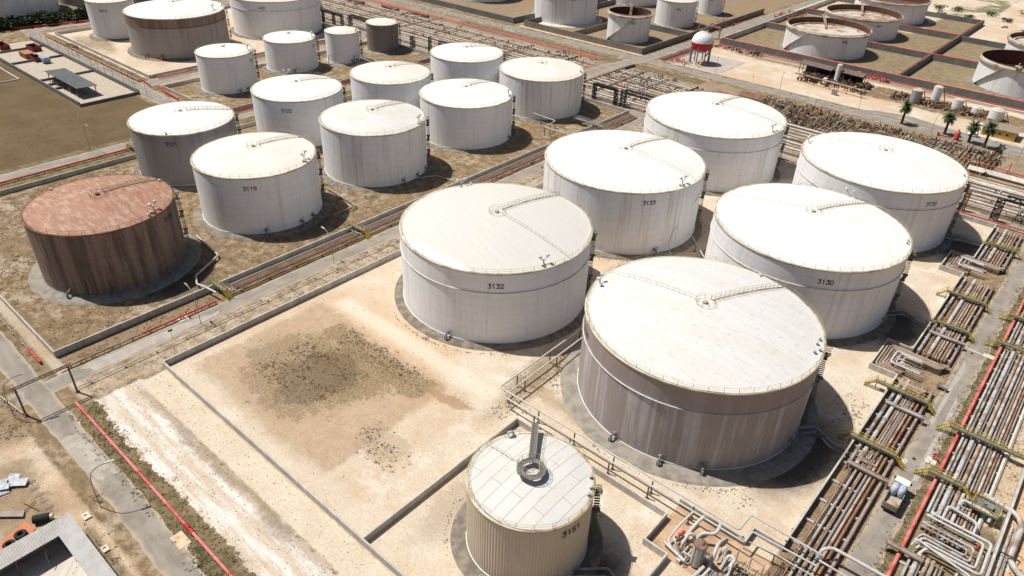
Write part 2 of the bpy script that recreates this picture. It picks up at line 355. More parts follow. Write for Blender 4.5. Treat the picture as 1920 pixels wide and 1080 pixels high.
        # sphere yard and beyond
        lay(rect(-182, 0, 331, 384, 1, D0), SAND); lay(ell(-100, 350, 24, 5), (.56, .35, .2), .6); lay(ell(-140, 376, 26, 4), VERGE, .8)
        lay(rect(-90, -20, 352, 372, 1.5, D1), MOT)
        lay(rect(-182, -60, 376, 386, .7), TANS)
        lay(rect(-84, 3, 318, 331, .3), BR)
        # compounds north
        lay(rect(-460, -198, 333, 560, .5), REDD); lay(rect(-280, -196, 331, 334, .5), SAND)
        lay(rect(-182, 60, 386, 562, .5), OL)
        lay(rect(-85, -60, 508, 700, 1.5), SAND); lay(rect(-190, -110, 500, 900, 3, D1), SAND)
        lay(rect(-200, -140, 23.8, 29, .5), VERGE, .7); lay(rect(-200, -133, 26.8, 29, .5), SAND, .6)
        lay(ell(-160, 62, 6, 8, .6), (.07,.065,.06), .8); lay(ell(-161, 103, 4, 7, .6), (.12,.10,.08), .7)  # dark ellipses: stains with painted-in shade east of two western tanks
    else:
        # big tank compound
        lay(rect(-131.5, -14, 43, 248, .4), SAND)
        lay(rect(-128, -82, 46.5, 80.5, 1.0, D2), TANS, .85); lay(rect(-131, -66, 44, 48, 1.5, D2), (.60,.52,.41), .6); lay(ell(-80, 60, 5, 4.5, .9, D1), DRY, .3, 2.5)
        DK = k.mix(k.mr(nfine, .35, .65), (.17, .12, .065), (.33, .245, .15)); DK = k.mix(k.mr(nf, .5, .7, 0, .6), DK, (.17, .145, .08))
        lay(ell(-109, 63, 15, 12.5, .6, D1), DK, .7, 2.2); lay(ell(-102, 70, 11, 8, .6, D1), DK, .8, 2.2); lay(ell(-106, 64, 8, 9, .6), (.12,.085,.045), .5, 2.0)
        lay(rect(-118, -84, 73.2, 79.4, 1.8, D1), DK, .8, 2.2)
        lay(rect(-125, -65, 82.3, 86.5, 1.2, D0), (.68, .59, .48), .7)
        lay(ell(-80, 78.5, 5, 1.4), (.34, .22, .13), .8)
        lay(rect(-62, -48, 64, 80, 1.5, D1), TANS, .45); lay(ell(-21, 112, 6.5, 12, .45), (.055,.05,.045), .9); lay(ell(-20.5, 170, 6, 8, .45), (.055,.05,.045), .9); lay(ell(-20, 226, 6, 9, .45), (.055,.05,.045), .9); lay(ell(-34, 62, 5, 8, .45), (.06,.052,.045), .9); lay(ell(-72, 97, 3, 14, .8), DRY, .8); lay(ell(-54, 92, 18, 2, .8), DRY, .6); lay(ell(-60, 60, 4, 10, .5), (.33, .26, .19), .6)  # near-black ellipses beside tanks: dark stains deepened to paint tank shade into ground
        lay(rect(-14, -5, 20, 248, .3), k.mix(k.mr(nf, .35, .62), (.17, .12, .075), (.33, .24, .15)))
        lay(rect(-1.2, 12.6, 20, 250, .5), k.mix(k.mr(nf, .35, .62), (.16, .12, .07), (.3, .23, .14)))
        lay(rect(-.8, .4, 20, 250, .4), VERGE); lay(rect(13.2, 200, 20, 300, .3), (.60, .40, .24))
        lay(rect(8.5, 13, 118, 170, .6, D0), SAND, .8)
        # strip south of the compound, roads' verges
        lay(rect(-131.5, -40, 22, 37.4, 1.2, D2), CHALK, 1.0, 1.6); lay(ell(-100, 36.5, 30, 1.2, .9, D2), DRY, .7); lay(ell(-80, 35.5, 5, 1.5, .8, D2), DRY, .6); lay(rect(-130.5, -40, 37.2, 42.8, .35), k.mix(k.mr(nq, .35, .65), (.57, .475, .355), (.63, .545, .43)))
        lay(rect(-131.5, -50, 23.3, 28.2, 1.0, D2), VERGE, 1.0, 1.6)
        lay(rect(-139.4, -131.8, 29, 240, 1.2), k.mix(k.mr(nf, .35, .62), (.24, .185, .125), (.46, .37, .27)))
        lay(rect(-151.3, -144.9, 29, 200, .4), k.mix(k.mr(nf, .3, .7), (.2, .14, .085), (.3, .22, .14)))
        lay(rect(-200, -140, 23.8, 29, .5), VERGE, .7); lay(rect(-200, -133, 26.8, 29, .5), SAND, .6)
        lay(rect(-150, -20, -60, 16.3, .5), k.mix(k.mr(nm, .4, .62), TANS, SAND)); lay(rect(-150, -131, 0, 17, 2, D1), DRY, .8)
        lay(rect(-124, -108, 4, 13.5, 1.5, D1), DRY, .7); lay(rect(-101, -80, 13.2, 15.2, .7, D0), VERGE, .8); lay(ell(-106.5, 19.5, 4, 2, .5), DRY, .8)

    # light specks / dark specks
    sp = k.N('TexVoronoi'); k.L(P, sp.inputs['Vector']); sp.inputs['Scale'].default_value = 1.1
    c = k.mix(k.math('MULTIPLY', k.mr(sp.outputs['Distance'], .16, .08), k.mr(nm, .5, .62, 0, .5)), c, (.13, .11, .07))
    c = k.mix(.7, c, k.mix(1.0, c, k.mix(k.mr(nfine, .25, .75), (.72, .72, .72), (1.2, 1.2, 1.2)), 'MULTIPLY'))
    k.I(k.b.inputs['Base Color'], c); k.b.inputs['Roughness'].default_value = .95; k.b.inputs['Specular IOR Level'].default_value = .1
    k.bump(k.math('ADD', nf, k.math('MULTIPLY', nfine, .3)), .35, .55)
    return k.m
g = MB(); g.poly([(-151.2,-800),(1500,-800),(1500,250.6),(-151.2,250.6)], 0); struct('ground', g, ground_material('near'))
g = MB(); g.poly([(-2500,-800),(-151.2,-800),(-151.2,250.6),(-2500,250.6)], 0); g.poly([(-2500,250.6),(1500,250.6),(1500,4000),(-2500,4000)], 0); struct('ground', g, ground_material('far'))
def asphalt(name, col, pale):
    k = NT(name); gg = k.N('NewGeometry'); P = gg.outputs['Position']; tc = k.N('TexCoord'); uv = k.sep(tc.outputs['UV'])
    n1 = k.noise(P, .25, 6, .7); n2 = k.noise(P, 3, 3, .7); n3 = k.noise(k.vec(k.math('MULTIPLY', uv[0], .06), k.math('MULTIPLY', uv[1], 1.2)), 1, 4, .6)
    c = k.mix(k.mr(n1, .35, .68), mul(col, .85), mul(col, 1.2)); c = k.mix(k.mr(n3, .45, .65, 0, .5), c, pale); c = k.mix(k.mr(n2, .4, .8, 0, .3), c, mul(col, .6))
    ed = k.math('ABSOLUTE', uv[1]); c = k.mix(k.math('MULTIPLY', k.mr(k.math('ADD', ed, k.math('MULTIPLY', n1, 1.0)), 1.15, 1.5), .8), c, (.42, .34, .25))
    k.I(k.b.inputs['Base Color'], c); k.b.inputs['Roughness'].default_value = .9; k.b.inputs['Specular IOR Level'].default_value = .15; k.bump(n2, .02, .4); return k.m
ASP = asphalt('asphalt', (.265, .235, .20), (.37, .325, .275)); ASPD = asphalt('grey_asphalt', (.25, .235, .215), (.31, .29, .26))
def road(pts, w, m, z=.004, jit=.25, name='road'):
    mb = MB(); P = [Vector((*p, 0)) for p in pts]; S = []
    for a, b in zip(P[:-1], P[1:]):
        n = max(1, int((b-a).length/2)); S += [a+(b-a)*i/n for i in range(n)]
    S.append(P[-1]); L = 0; row = []
    for i, p in enumerate(S):
        t = (S[min(i+1,len(S)-1)]-S[max(i-1,0)]).normalized(); nn = Vector((-t.y, t.x, 0)); 
        if i: L += (p-S[i-1]).length
        a = p+nn*(w/2+random.uniform(-jit,jit)); b = p-nn*(w/2+random.uniform(-jit,jit)); row.append((a, b, L))
    for (a,b,l),(c_,d,l2) in zip(row[:-1], row[1:]):
        q = len(mb.v); mb.v += [(a.x,a.y,z),(b.x,b.y,z),(d.x,d.y,z),(c_.x,c_.y,z)]; mb.face([q+3,q+2,q+1,q], False, [(l2,1),(l2,-1),(l,-1),(l,1)])
    return struct(name, mb, m)
road([(-142.2,18),(-142.2,120),(-142.4,262)], 5.0, ASP, .004)
road([(-300,23.4),(-200,22.4),(-170,22.1),(-150,21.8),(-120,21.6),(-100,21.4),(-60,20.2),(-20,19.5)], 4.7, ASP, .008)
def patch(name, pts, z, m, jit=.5, n=5):
    P = []; R = random.Random(len(pts)*7+int(abs(pts[0][0])))
    for (ax, ay), (bx, by) in zip(pts, pts[1:]+pts[:1]):
        for i in range(n): u = i/n; P.append((ax+(bx-ax)*u+R.uniform(-jit,jit), ay+(by-ay)*u+R.uniform(-jit,jit)))
    mb = MB(); mb.poly(P, z); return struct(name, mb, m)
DUST = mat('pale_road_dust', (.38,.345,.30), .95, ns=.5, amt=.15, col2=(.36,.325,.28), ns2=.3, thr=(.5,.6))
patch('road_dust_patch', [(-125,19.8),(-112,19.7),(-108,20.6),(-112,21.6),(-109.5,23.2),(-116,22.8),(-125,22.4)], .016, DUST)
patch('road_dust_patch', [(-144,31),(-140.5,33),(-140.6,60),(-142,62),(-143.8,50)], .016, DUST, .3)
patch('road_dust_patch', [(-4.3,140),(-3.6,139),(-3.3,165),(-4.1,168)], .016, DUST, .15); patch('road_dust_patch', [(-2.3,120),(-1.5,121),(-1.4,150),(-2.1,152)], .016, DUST, .15)
road([(-2.9,20),(-2.9,140),(-2.9,252)], 4.7, ASP, .004)
road([(-256,0),(-255.8,130),(-256,262)], 6.5, ASP, .004)
road([(-560,128),(-440,127),(-420,125),(-330,124.5),(-256,123.5)], 6.6, ASP, .008)
road([(-317,128),(-317,262)], 8, ASP, .012, .4)
road([(-440,128),(-440,230),(-440,420)], 7, ASP, .012, .4)
road([(-460,254),(-300,253.2),(-140,253.2),(10,252.5)], 5.0, ASPD, .012, .2)
road([(-520,324),(-380,323),(-280,323.4),(-190,325),(-120,325.5),(40,324)], 6.6, ASPD, .008, .2)
road([(-196,254),(-196,300),(-192.5,325)], 7.5, PALE if False else ASP, .016, .2)
road([(-191,326),(-190.3,420),(-190,560)], 6.0, ASPD, .012, .2)
road([(-182,381),(-60,380.5),(60,379)], 4, ASP, .004, .2)
road([(-86,322),(-78,332),(-66,335),(-50,331.5),(-20,329)], 5.5, ASPD, .016, .2)
# ------------------------------------------------------------------ tanks
DIG = {'3':[[(0,1),(.6,1),(.25,.62),(.5,.55),(.62,.3),(.5,.05),(.25,0),(0,.1)]], '1':[[(.12,.78),(.34,1),(.34,0)]], '2':[[(0,.8),(.12,1),(.48,1),(.6,.8),(.6,.62),(0,0),(.62,0)]],
 '0':[[(.15,0),(0,.2),(0,.8),(.15,1),(.45,1),(.6,.8),(.6,.2),(.45,0),(.15,0)]], '8':[[(.15,.53),(0,.7),(0,.9),(.15,1),(.45,1),(.6,.9),(.6,.7),(.45,.53),(.15,.53),(0,.35),(0,.15),(.15,0),(.45,0),(.6,.15),(.6,.35),(.45,.53)]],
 '9':[[(.58,.5),(.12,.5),(0,.65),(0,.88),(.12,1),(.46,1),(.6,.85),(.6,.3),(.45,0),(.1,0)]], '4':[[(.45,0),(.45,1),(0,.35),(.65,.35)]], '5':[[(.6,1),(.05,1),(.05,.55),(.45,.55),(.6,.38),(.6,.15),(.45,0),(0,0)]],
 '7':[[(0,1),(.6,1),(.25,0)]], '6':[[(.55,1),(.15,.9),(0,.6),(0,.15),(.15,0),(.45,0),(.6,.15),(.6,.4),(.45,.55),(0,.5)]]}
def number(mb, text, cx, cy, R, az, z, h, slant=0.0, off=.05):
    w = h*.86; tot = w*len(text)-h*.25; th = h*.085; x0 = -tot/2
    def P(x, zz): a = az+(x+slant*zz)/R; return (cx+(R+off)*cos(a), cy+(R+off)*sin(a), z+zz-h/2)
    for i, ch in enumerate(text):
        for st in DIG[ch]:
            for (ax, ay), (bx, by) in zip(st[:-1], st[1:]):
                ax_, bx_, ay_, by_ = x0+i*w+ax*h, x0+i*w+bx*h, ay*h, by*h
                dx, dy = bx_-ax_, by_-ay_; L = hypot(dx, dy); dx /= L; dy /= L; nx, ny = -dy*th, dx*th
                ax_ -= dx*th; ay_ -= dy*th; bx_ += dx*th; by_ += dy*th
                b = len(mb.v); mb.v += [P(ax_+nx, ay_+ny), P(ax_-nx, ay_-ny), P(bx_-nx, by_-ny), P(bx_+nx, by_+ny)]; mb.face([b, b+1, b+2, b+3])
WHS = shell_mat('white_shell', (.86, .87, .885), (.50, .46, .42), .45, .17, rust=.4)
WHS2 = shell_mat('white_stained_shell', (.83, .835, .84), (.46, .37, .30), .65, .17, rust=.9)
MAUS = shell_mat('mauve_grey_shell', (.345, .30, .28), (.53, .50, .51), 1.0, .14, thr=(.47, .6), top=(.26, .205, .19), topamt=.7, H=19, sc=.9, sharp=True)
RUSTS = shell_mat('rust_brown_shell', (.29, .21, .17), (.10, .07, .056), .95, .4, H=17, sc=1.0, thr=(.45, .58))
TANS_ = shell_mat('tan_cladding_shell', (.57, .49, .39), (.45, .37, .28), .5, .12)
GRYS = shell_mat('stained_grey_shell', (.33, .32, .325), (.24, .21, .20), .8, .15, top=(.2, .19, .2), topamt=.7, H=17)
RBS = shell_mat('rust_banded_shell', (.38, .345, .305), (.24, .195, .16), .8, .25, top=(.2, .12, .085), topamt=.95, H=18.3, sharp=True)
DGS = shell_mat('dark_grey_shell', (.235, .205, .18), (.13, .11, .10), .85, .2, H=13.4)
RFW = roof_mat('white_roof', (.77, .765, .75), (.60, .55, .46), .5, .25, dirt=(.68, .64, .56), damt=.55)
RFC = roof_mat('cream_roof', (.72, .69, .625), (.62, .56, .47), .35, .14, dirt=(.68, .6, .5), damt=.5, rot=.5)
RFG = roof_mat('dirty_grey_roof', (.66, .65, .62), (.45, .42, .37), .5, .15, dirt=(.6, .56, .5), damt=.6, rot=.3, sx=.3, sy=.5)
RFB = roof_mat('beige_roof', (.61, .59, .545), (.50, .46, .40), .3, .18, wedge=(0, -1, 19.7), rot=.3)
RFK = roof_mat('flecked_white_roof', (.645, .645, .63), (.50, .41, .27), .75, .22, rot=0, thr=(.54, .68), sx=.5, sy=1.4)
RFR = roof_mat('salmon_rust_roof', (.31, .165, .105), (.47, .315, .225), .85, .9, rot=0.0, sx=.3, sy=.9, thr=(.47, .58), dirt=(.33, .13, .085), damt=.6, pw=6.0, ph=1.8)
RFS = roof_mat('sheet_roof', (.61, .605, .58), (.46, .38, .25), .6, .7, rot=pi/2, pw=9.0, ph=2.1, thr=(.56, .7), dirt=(.5,.48,.45), damt=.4)
def tank(label, cx, cy, R, H, shell, roof, text=None, taz=0, tz=0, ring=None, walk=None, line=None, vents=(), apron=APRON, aw=1.9, rail=RAILY, stair=True, hubd=0, rise=None, mixers=(), n=None, th=1.05, ribs=False, ah=.55, hub=True, slant=0):
    t = empty('storage_tank', (cx, cy, 0), label, 'storage tank')
    n = n or (128 if R > 14 else 84); rise = rise or R*.135; H0 = ah
    f = MB(); f.rev([(R+aw+.5, 0.02), (R+aw, H0*.55), (R+.3, H0), (R-.5, H0)], cx, cy, 96); build('foundation_apron', f, apron, t)
    s = MB()
    if ribs:
        N = 480; b = len(s.v)
        for z in (H0, H):
            for i in range(N): rr = R+(.035 if i % 4 < 2 else -.02); a = 2*pi*i/N; s.v.append((cx+rr*cos(a), cy+rr*sin(a), z))
        for i in range(N): j = (i+1) % N; s.face([b+i, b+j, b+N+j, b+N+i], False, [(2*pi*R*i/N, H0), (2*pi*R*(i+1)/N, H0), (2*pi*R*(i+1)/N, H), (2*pi*R*i/N, H)])
    else: s.rev([(R, H0), (R, H)], cx, cy, n, True, True)
    sh = build('shell', s, shell, t)
    c = MB(); c.rev([(R+.02, H0), (R+.13, H0), (R+.13, H0+.14), (R+.02, H0+.16)], cx, cy, n); build('base_ring', c, WHITE if shell not in (RUSTS, RBS, DGS) else APRONL, t)
    r = MB(); prof = [(R+.12, H-.02), (R+.12, H+.12)]+[(R*(1-k/14)+ (0.0 if k else 0), H+.12+rise*(1-(1-k/14)**1.7)) for k in range(0, 14)]+[(.02, H+.12+rise)]
    r.rev([(R-.02, H-.25), (R+.12, H-.02)], cx, cy, n); r.rev2(prof[1:], cx, cy, n); r.rev(prof[:2], cx, cy, n)
    rf = build('roof', r, roof, t)
    e = MB(); e.rev([(R+.14, H-.2), (R+.2, H+.14), (R-.25, H+.18)], cx, cy, n); build('roof_curb', e, CURB if rail is RAILY else RUSTY, t)
    if ring:
        g_ = MB(); g_.rev([(R, ring-.02), (R+.2, ring), (R+.2, ring+.05), (R, ring+.1)], cx, cy, n); build('wind_girder', g_, mat('girder', (.5,.5,.49), .6) if shell is not RBS else RUSTY, t)
    q = MB(); q.ringrail(cx, cy, H+.12, R-.15, 2.6, 1.05, .032); build('edge_railing', q, rail, t)
    zr = lambda d: H+.12+rise*(1-(d/R)**1.7)
    if hub:
        hb = MB(); hr = 1.9 if R > 14 else 1.3
        hb.ringrail(cx, cy, H+.12+rise-.05, hr, 1.3, 1.05, .03); hb.rev([(.55, H+.1+rise), (.55, H+.5+rise), (.02, H+.6+rise)], cx, cy, 12); build('roof_hub', hb, rail, rf)
    for kind, az in ((0, walk), (1, line)):
        if az is None: continue
        az = radians(az); dx, dy = cos(az), sin(az); w = MB(); nn = 9
        for off in ((-.45, .45) if kind == 0 else (0,)):
            pts = []
            for i in range(nn+1): d = 1.9+(R-2.1)*i/nn; pts.append((cx+dx*d-dy*off, cy+dy*d+dx*off, zr(d)+(1.0 if kind == 0 else .75)))
            w.tube(pts, .035 if kind == 0 else .05, 4, 0, False)
            if kind == 0: w.tube([(p[0], p[1], p[2]-.5) for p in pts], .025, 4, 0, False)
            m_ = int(R/1.4)
            for i in range(m_+1): d = 1.9+(R-2.1)*i/m_; w.tube([(cx+dx*d-dy*off, cy+dy*d+dx*off, zr(d)), (cx+dx*d-dy*off, cy+dy*d+dx*off, zr(d)+(1.0 if kind == 0 else .75))], .03, 4, 0, False)
        if kind == 0: 
            for i in range(nn): 
                d0 = 1.9+(R-2.1)*i/nn; d1 = 1.9+(R-2.1)*(i+1)/nn; w.beam((cx+dx*d0, cy+dy*d0, zr(d0)+.06), (cx+dx*d1, cy+dy*d1, zr(d1)+.06), .5, .04)
        build('roof_walkway' if kind == 0 else 'foam_line', w, rail, rf)
    for az, fr, kind in vents:
        a = radians(az); d = R*min(fr, .965); x, y, z = cx+cos(a)*d, cy+sin(a)*d, zr(d); v = MB(); tx, ty = -sin(a), cos(a)
        if kind == 'pair':
            v.tube([(x,y,z),(x,y,z+1.1)], .16, 8)
            for sg in (-1, 1):
                px, py = x+tx*sg*1.0, y+ty*sg*1.0
                v.tube([(x,y,z+.9),(x+tx*sg*.55,y+ty*sg*.55,z+1.1),(px,py,z+1.7)], .12, 7); v.rev([(.2, z+1.6), (.46, z+1.72), (.46, z+2.0), (.25, z+2.15), (.01, z+2.15)], px, py, 10)
        elif kind == 'goose': v.tube([(x,y,z),(x,y,z+1.1),(x+tx*.9,y+ty*.9,z+1.2),(x+tx*1.0,y+ty*1.0,z+.6)], .2, 8); v.cyl((x,y,z),(x,y,z+.3),.45,12)
        else: v.rev([(.22, z-.1), (.22, z+.4), (.36, z+.45), (.36, z+.55), (.1, z+.68), (.01, z+.68)], x, y, 12)
        build('roof_vent', v, mat('vent_grey', (.5, .5, .48), .5, amt=.2), rf)
    if text:
        tx_ = MB(); number(tx_, text, cx, cy, R, radians(taz), tz, th, slant, .14 if ribs else .05); build('tank_number', tx_, INK, sh)
    camaz = atan2(-cy, -cx)
    if stair:
        st = MB(); a0 = camaz+radians(84); dirn = 1; a = a0; z = H0+.3; nfl = 6; dz = .26; da = .27/R
        k = 0; per = int((H-H0)/dz/nfl)
        while z < H+.1:
            x, y = cx+(R+.75)*cos(a), cy+(R+.75)*sin(a); ra = Vector((cos(a), sin(a), 0)); ta = Vector((-sin(a), cos(a), 0))
            st.obox((x, y, z), ra, ta, Vector((0,0,1)), .45, .16, .03)
            if k % 6 == 0:
                st.tube([(cx+(R+1.15)*cos(a), cy+(R+1.15)*sin(a), z), (cx+(R+1.15)*cos(a), cy+(R+1.15)*sin(a), z+1.0)], .03, 4, 0, False)
            k += 1; z += dz; a += da*dirn
            if k % per == 0:
                st.obox((x, y, z), ra, ta, Vector((0,0,1)), .6, .5, .04); dirn = -dirn
        build('stairway', st, RAILY if shell is RUSTS else mat('stair_steel', (.2,.18,.13), .7, amt=.3, ns=2), t)
    for az in mixers:
        a = radians(az); x, y = cx+cos(a)*(R+.1), cy+sin(a)*(R+.1); m_ = MB(); dx, dy = cos(a), sin(a)
        m_.tube([(x,y,H0+1.2),(x+dx*.5,y+dy*.5,H0+1.2)], .42, 12); m_.tube([(x+dx*.4,y+dy*.4,H0+1.2),(x+dx*1.4,y+dy*1.4,H0+1.25)], .2, 8); m_.cb(x+dx*1.3, y+dy*1.3, H0-.2, .5, .5, 1.2)
        m_.tube([(x+dx*.2-dy*.8,y+dy*.2+dx*.8,H0),(x+dx*.2-dy*.8,y+dy*.2+dx*.8,H0+2.1)], .05, 5); m_.tube([(x+dx*.2-dy*.8,y+dy*.2+dx*.8,H0+2.1),(x+dx*.3,y+dy*.3,H0+1.9)], .05, 5)
        build('manhole_mixer', m_, STEEL, sh)
    return t
tank('large white tank numbered 3132 with beige roof, one wedge of it bright white', -101.2, 114.2, 22.9, 18.9, WHS, RFB, '3132', -48, 15.9, 14.1, 88, -2, [(-19, .93, 'pair'), (157, .96, 'pair'), (150, .96, 'cap')], mixers=(-75,), aw=1.8)
tank('large white tank numbered 3133 with faint rust runs down its shell', -101.5, 169.7, 23, 19, WHS2, RFW, '3133', -39, 16.3, None, 89, 3, [(-10, .93, 'pair'), (-14, .95, 'cap')], mixers=(-30,))
tank('widest white roofed tank in front with mauve grey streaked shell beside the east pipe corridor', -46.1, 114.2, 23.1, 18.9, MAUS, RFK, '3120', -133, 16.1, 14.1, 71, 179, [(-167, .95, 'pair'), (85, .96, 'cap'), (22, .95, 'cap'), (17, .93, 'cap'), (13, .96, 'cap'), (9, .93, 'cap')], APRONL, 3.2, mixers=(-97, -73, -54), slant=0)
tank('large white tank numbered 3130 behind the mauve streaked tank', -46.3, 169.3, 23.1, 18.9, WHS, RFW, '3130', -58, 16.0, 14.1, 73, -173, [(19, .96, 'cap'), (86, .97, 'pair'), (15, .95, 'cap')], mixers=(-70,))
tank('large white tank numbered 3131 at the far end of the east pipe corridor', -46.5, 224.5, 22.8, 19.1, WHS, RFW, '3131', -36, 15.9, 14.1, None, 179, [(-172, .95, 'pair'), (12, .95, 'cap')])
tank('large white tank without a number behind tank 3133', -102, 225.9, 23.2, 18.8, WHS2, RFW, None, 0, 0, 14.1, 93, 9, [(-6, .93, 'pair')])
tank('rust brown tank numbered 3118 with a salmon coloured roof', -180.9, 55.6, 16.9, 16.9, RUSTS, RFR, '3118', 36, 14.2, None, 100, None, [(28, .9, 'pair'), (22, .93, 'cap'), (18, .95, 'cap'), (95, .95, 'cap'), (-160, .95, 'cap')], APRONL, 2.9, RAILD, mixers=(-30, 20, -60))
tank('white tank numbered 3119 with cream roof beside the rust brown tank', -180.9, 98.9, 17, 17.3, WHS, RFC, '3119', -38, 14.4, None, 97, None, [(29, .9, 'pair'), (23, .93, 'cap'), (95, .95, 'cap')], mixers=(-30, 5, 20), aw=2.4)
tank('grey stained tank numbered 3121 with a clean white roof', -223.4, 99.4, 15.7, 16.9, GRYS, RFW, '3121', -41, 14.2, None, 74, None, [(-45, .96, 'cap')])
tank('white tank with a dirty grey weathered roof behind tank 3119', -181.2, 142.5, 17, 17.5, WHS2, RFG, None, 0, 0, None, 100, None, [(28, .93, 'pair'), (22, .95, 'cap')], mixers=(-10, 10, 30), aw=2.4)
tank('white tank with clean white roof, fourth from the rust brown tank along the main road', -181.8, 186.6, 17, 15.6, WHS, RFW, None, 0, 0, None, 98, None, [(34, .92, 'pair'), (30, .95, 'cap')], mixers=(20, 45))
tank('white tank with cream roof left of the white tanks near the pipe field', -215.9, 179.8, 15.3, 17, WHS, RFC, None, 0, 0, None, 94, None, [(92, .95, 'cap')])
tank('white tank beyond the two cream roofs, standing beside the northern pipe racks', -216.2, 222.3, 15.4, 17, WHS, RFW, None, 0, 0, None, 82, None, [(90, .95, 'cap')])
tank('white tank at the north end of the main road trench with cream roof', -182, 230.8, 17.1, 15.7, WHS2, RFC, None, 0, 0, None, None, None, [(28, .93, 'goose')], mixers=(20,))
tank('white tank numbered 3122 behind tank 3119', -224.2, 143.2, 15.8, 17, WHS, RFW, '3122', -49, 13.9, None, 89, None, [(159, .96, 'pair')])
tank('small white tank numbered 713 behind tank 3122', -297.2, 189.2, 11.6, 13.5, WHS, RFW, '713', 29, 10.5, None, None, None, [(47, .88, 'pair'), (130, .95, 'cap')], mixers=(-30,))
tank('smallest white tank beside the small dark grey tank', -290.2, 213.4, 7.9, 13.9, WHS, RFC, None, 0, 0, None, None, None, [(30, .9, 'goose')], hub=False, apron=APRONL, mixers=(-10, 10))
tank('small dark grey tank with streaked shell by the north pipe rack', -292.6, 240.1, 7.9, 13.4, DGS, RFC, None, 0, 0, None, None, None, [(40, .9, 'cap')], hub=False, apron=APRONL, mixers=(-10, 12))
tank('small white tank numbered 712 in the corner behind tank 3121', -289.9, 152.7, 11.4, 15.3, WHS, RFW, '712', 33, 12.1, None, None, None, [(49, .85, 'pair'), (100, .95, 'cap')], mixers=(-10, 8))
tank('wide tank with rust brown band round its grey shell and a white roof', -360.8, 168.8, 22.6, 18.3, RBS, RFW, None, 0, 0, 14.2, 110, None, [(36, .85, 'pair'), (60, .95, 'goose')], mixers=(-70, -50))
tank('tall white tank numbered 3213 beside the dark green bushes', -404.1, 156.5, 11.1, 17.8, WHS, RFW, '3213', -42, 14.1)
tank('large white tank numbered 3223 at the back beside the north pipe rack', -361.8, 224.7, 23, 18.5, WHS, RFC, '3223', -50, 15.7, 14, None, None)
tank('big white tank half out of the frame behind the dark green bushes', -489.9, 137, 23, 18, WHS2, RFW, stair=False)
tank('rust streaked brown tank behind the dark green bushes', -492, 186, 23, 18, RBS, RFG, stair=False)
tank('narrow sandy ribbed tank numbered 3151 with walkway down to a round roof platform', -46.9, 62.5, 10, 13.8, TANS_, RFS, '3151', -12, 11.8, None, None, 177, [(148, .93, 'goose'), (43, .94, 'cap'), (30, .94, 'cap'), (21, .93, 'cap')], APRON, 2.2, ribs=True, th=1.05, hub=False, rise=1.1, ah=.3)
tank('white tank numbered 995 with a pale ring apron at the top edge', -273.6, 366.9, 18.9, 18, WHS2, RFC, '995', -41, 14.8, 14.2, apron=PALE, aw=3.5)
tank('white tank numbered 994 right of the open topped tank 993', -221.3, 407.1, 11.7, 14.5, WHS2, RFC, '994', -53, 10.7)
tank('pale tank hidden behind open topped tank 993', -275.3, 444, 18.2, 16, WHS2, RFC)
tank('slim white tank numbered 340 furthest right of its walled compound', -221.8, 451.7, 7.9, 14, WHS2, RFC, '340', -62, 9.6, th=.95)
tank('white tank at the top edge behind a blue grey wall', -350, 375, 20, 15, WHS2, RFC, stair=False)
# walkway platform on 3151's roof (a part of the tank itself)
T3151 = [o for o in bpy.data.objects if o.get('label', '').startswith('narrow sandy')][0]
cx, cy, H = -46.9, 62.5, 13.8
p = MB(); p.cur = 1; p.rev([(1.3, H+2.2), (2.3, H+2.2), (2.3, H+2.28), (1.3, H+2.28)], cx, cy, 28); p.cur = 0; p.ringrail(cx, cy, H+2.25, 2.28, .9, 1.1, .035); p.ringrail(cx, cy, H+2.25, 1.32, .9, 1.0, .03)
for i in range(8): a = i*pi/4; p.cyl((cx+2.1*cos(a), cy+2.1*sin(a), H+.5), (cx+2.1*cos(a), cy+2.1*sin(a), H+2.25), .06, 6)
build('round_platform', p, [RAILY, mat('dark_grating', (.16, .15, .14), .7, amt=.2, ns=4)], T3151)
p = MB(); a = radians(126); dx, dy = cos(a), sin(a); A = Vector((cx+dx*2.2, cy+dy*2.2, H+2.3)); B = Vector((cx+dx*10.4, cy+dy*10.4, H+2.0))
p.beam(A, B, 1.15, .1); build('roof_walkway', p, mat('dark_grating', (.16, .15, .14), .7, amt=.2, ns=4), T3151)
p = MB(); sx, sy = -dy*.55, dx*.55
for sg in (-1, 1): p.rail(A+Vector((sx, sy, 0))*sg, B+Vector((sx, sy, 0))*sg, 1.05, .03, 1.2)
build('walkway_handrail', p, RAILY, T3151)
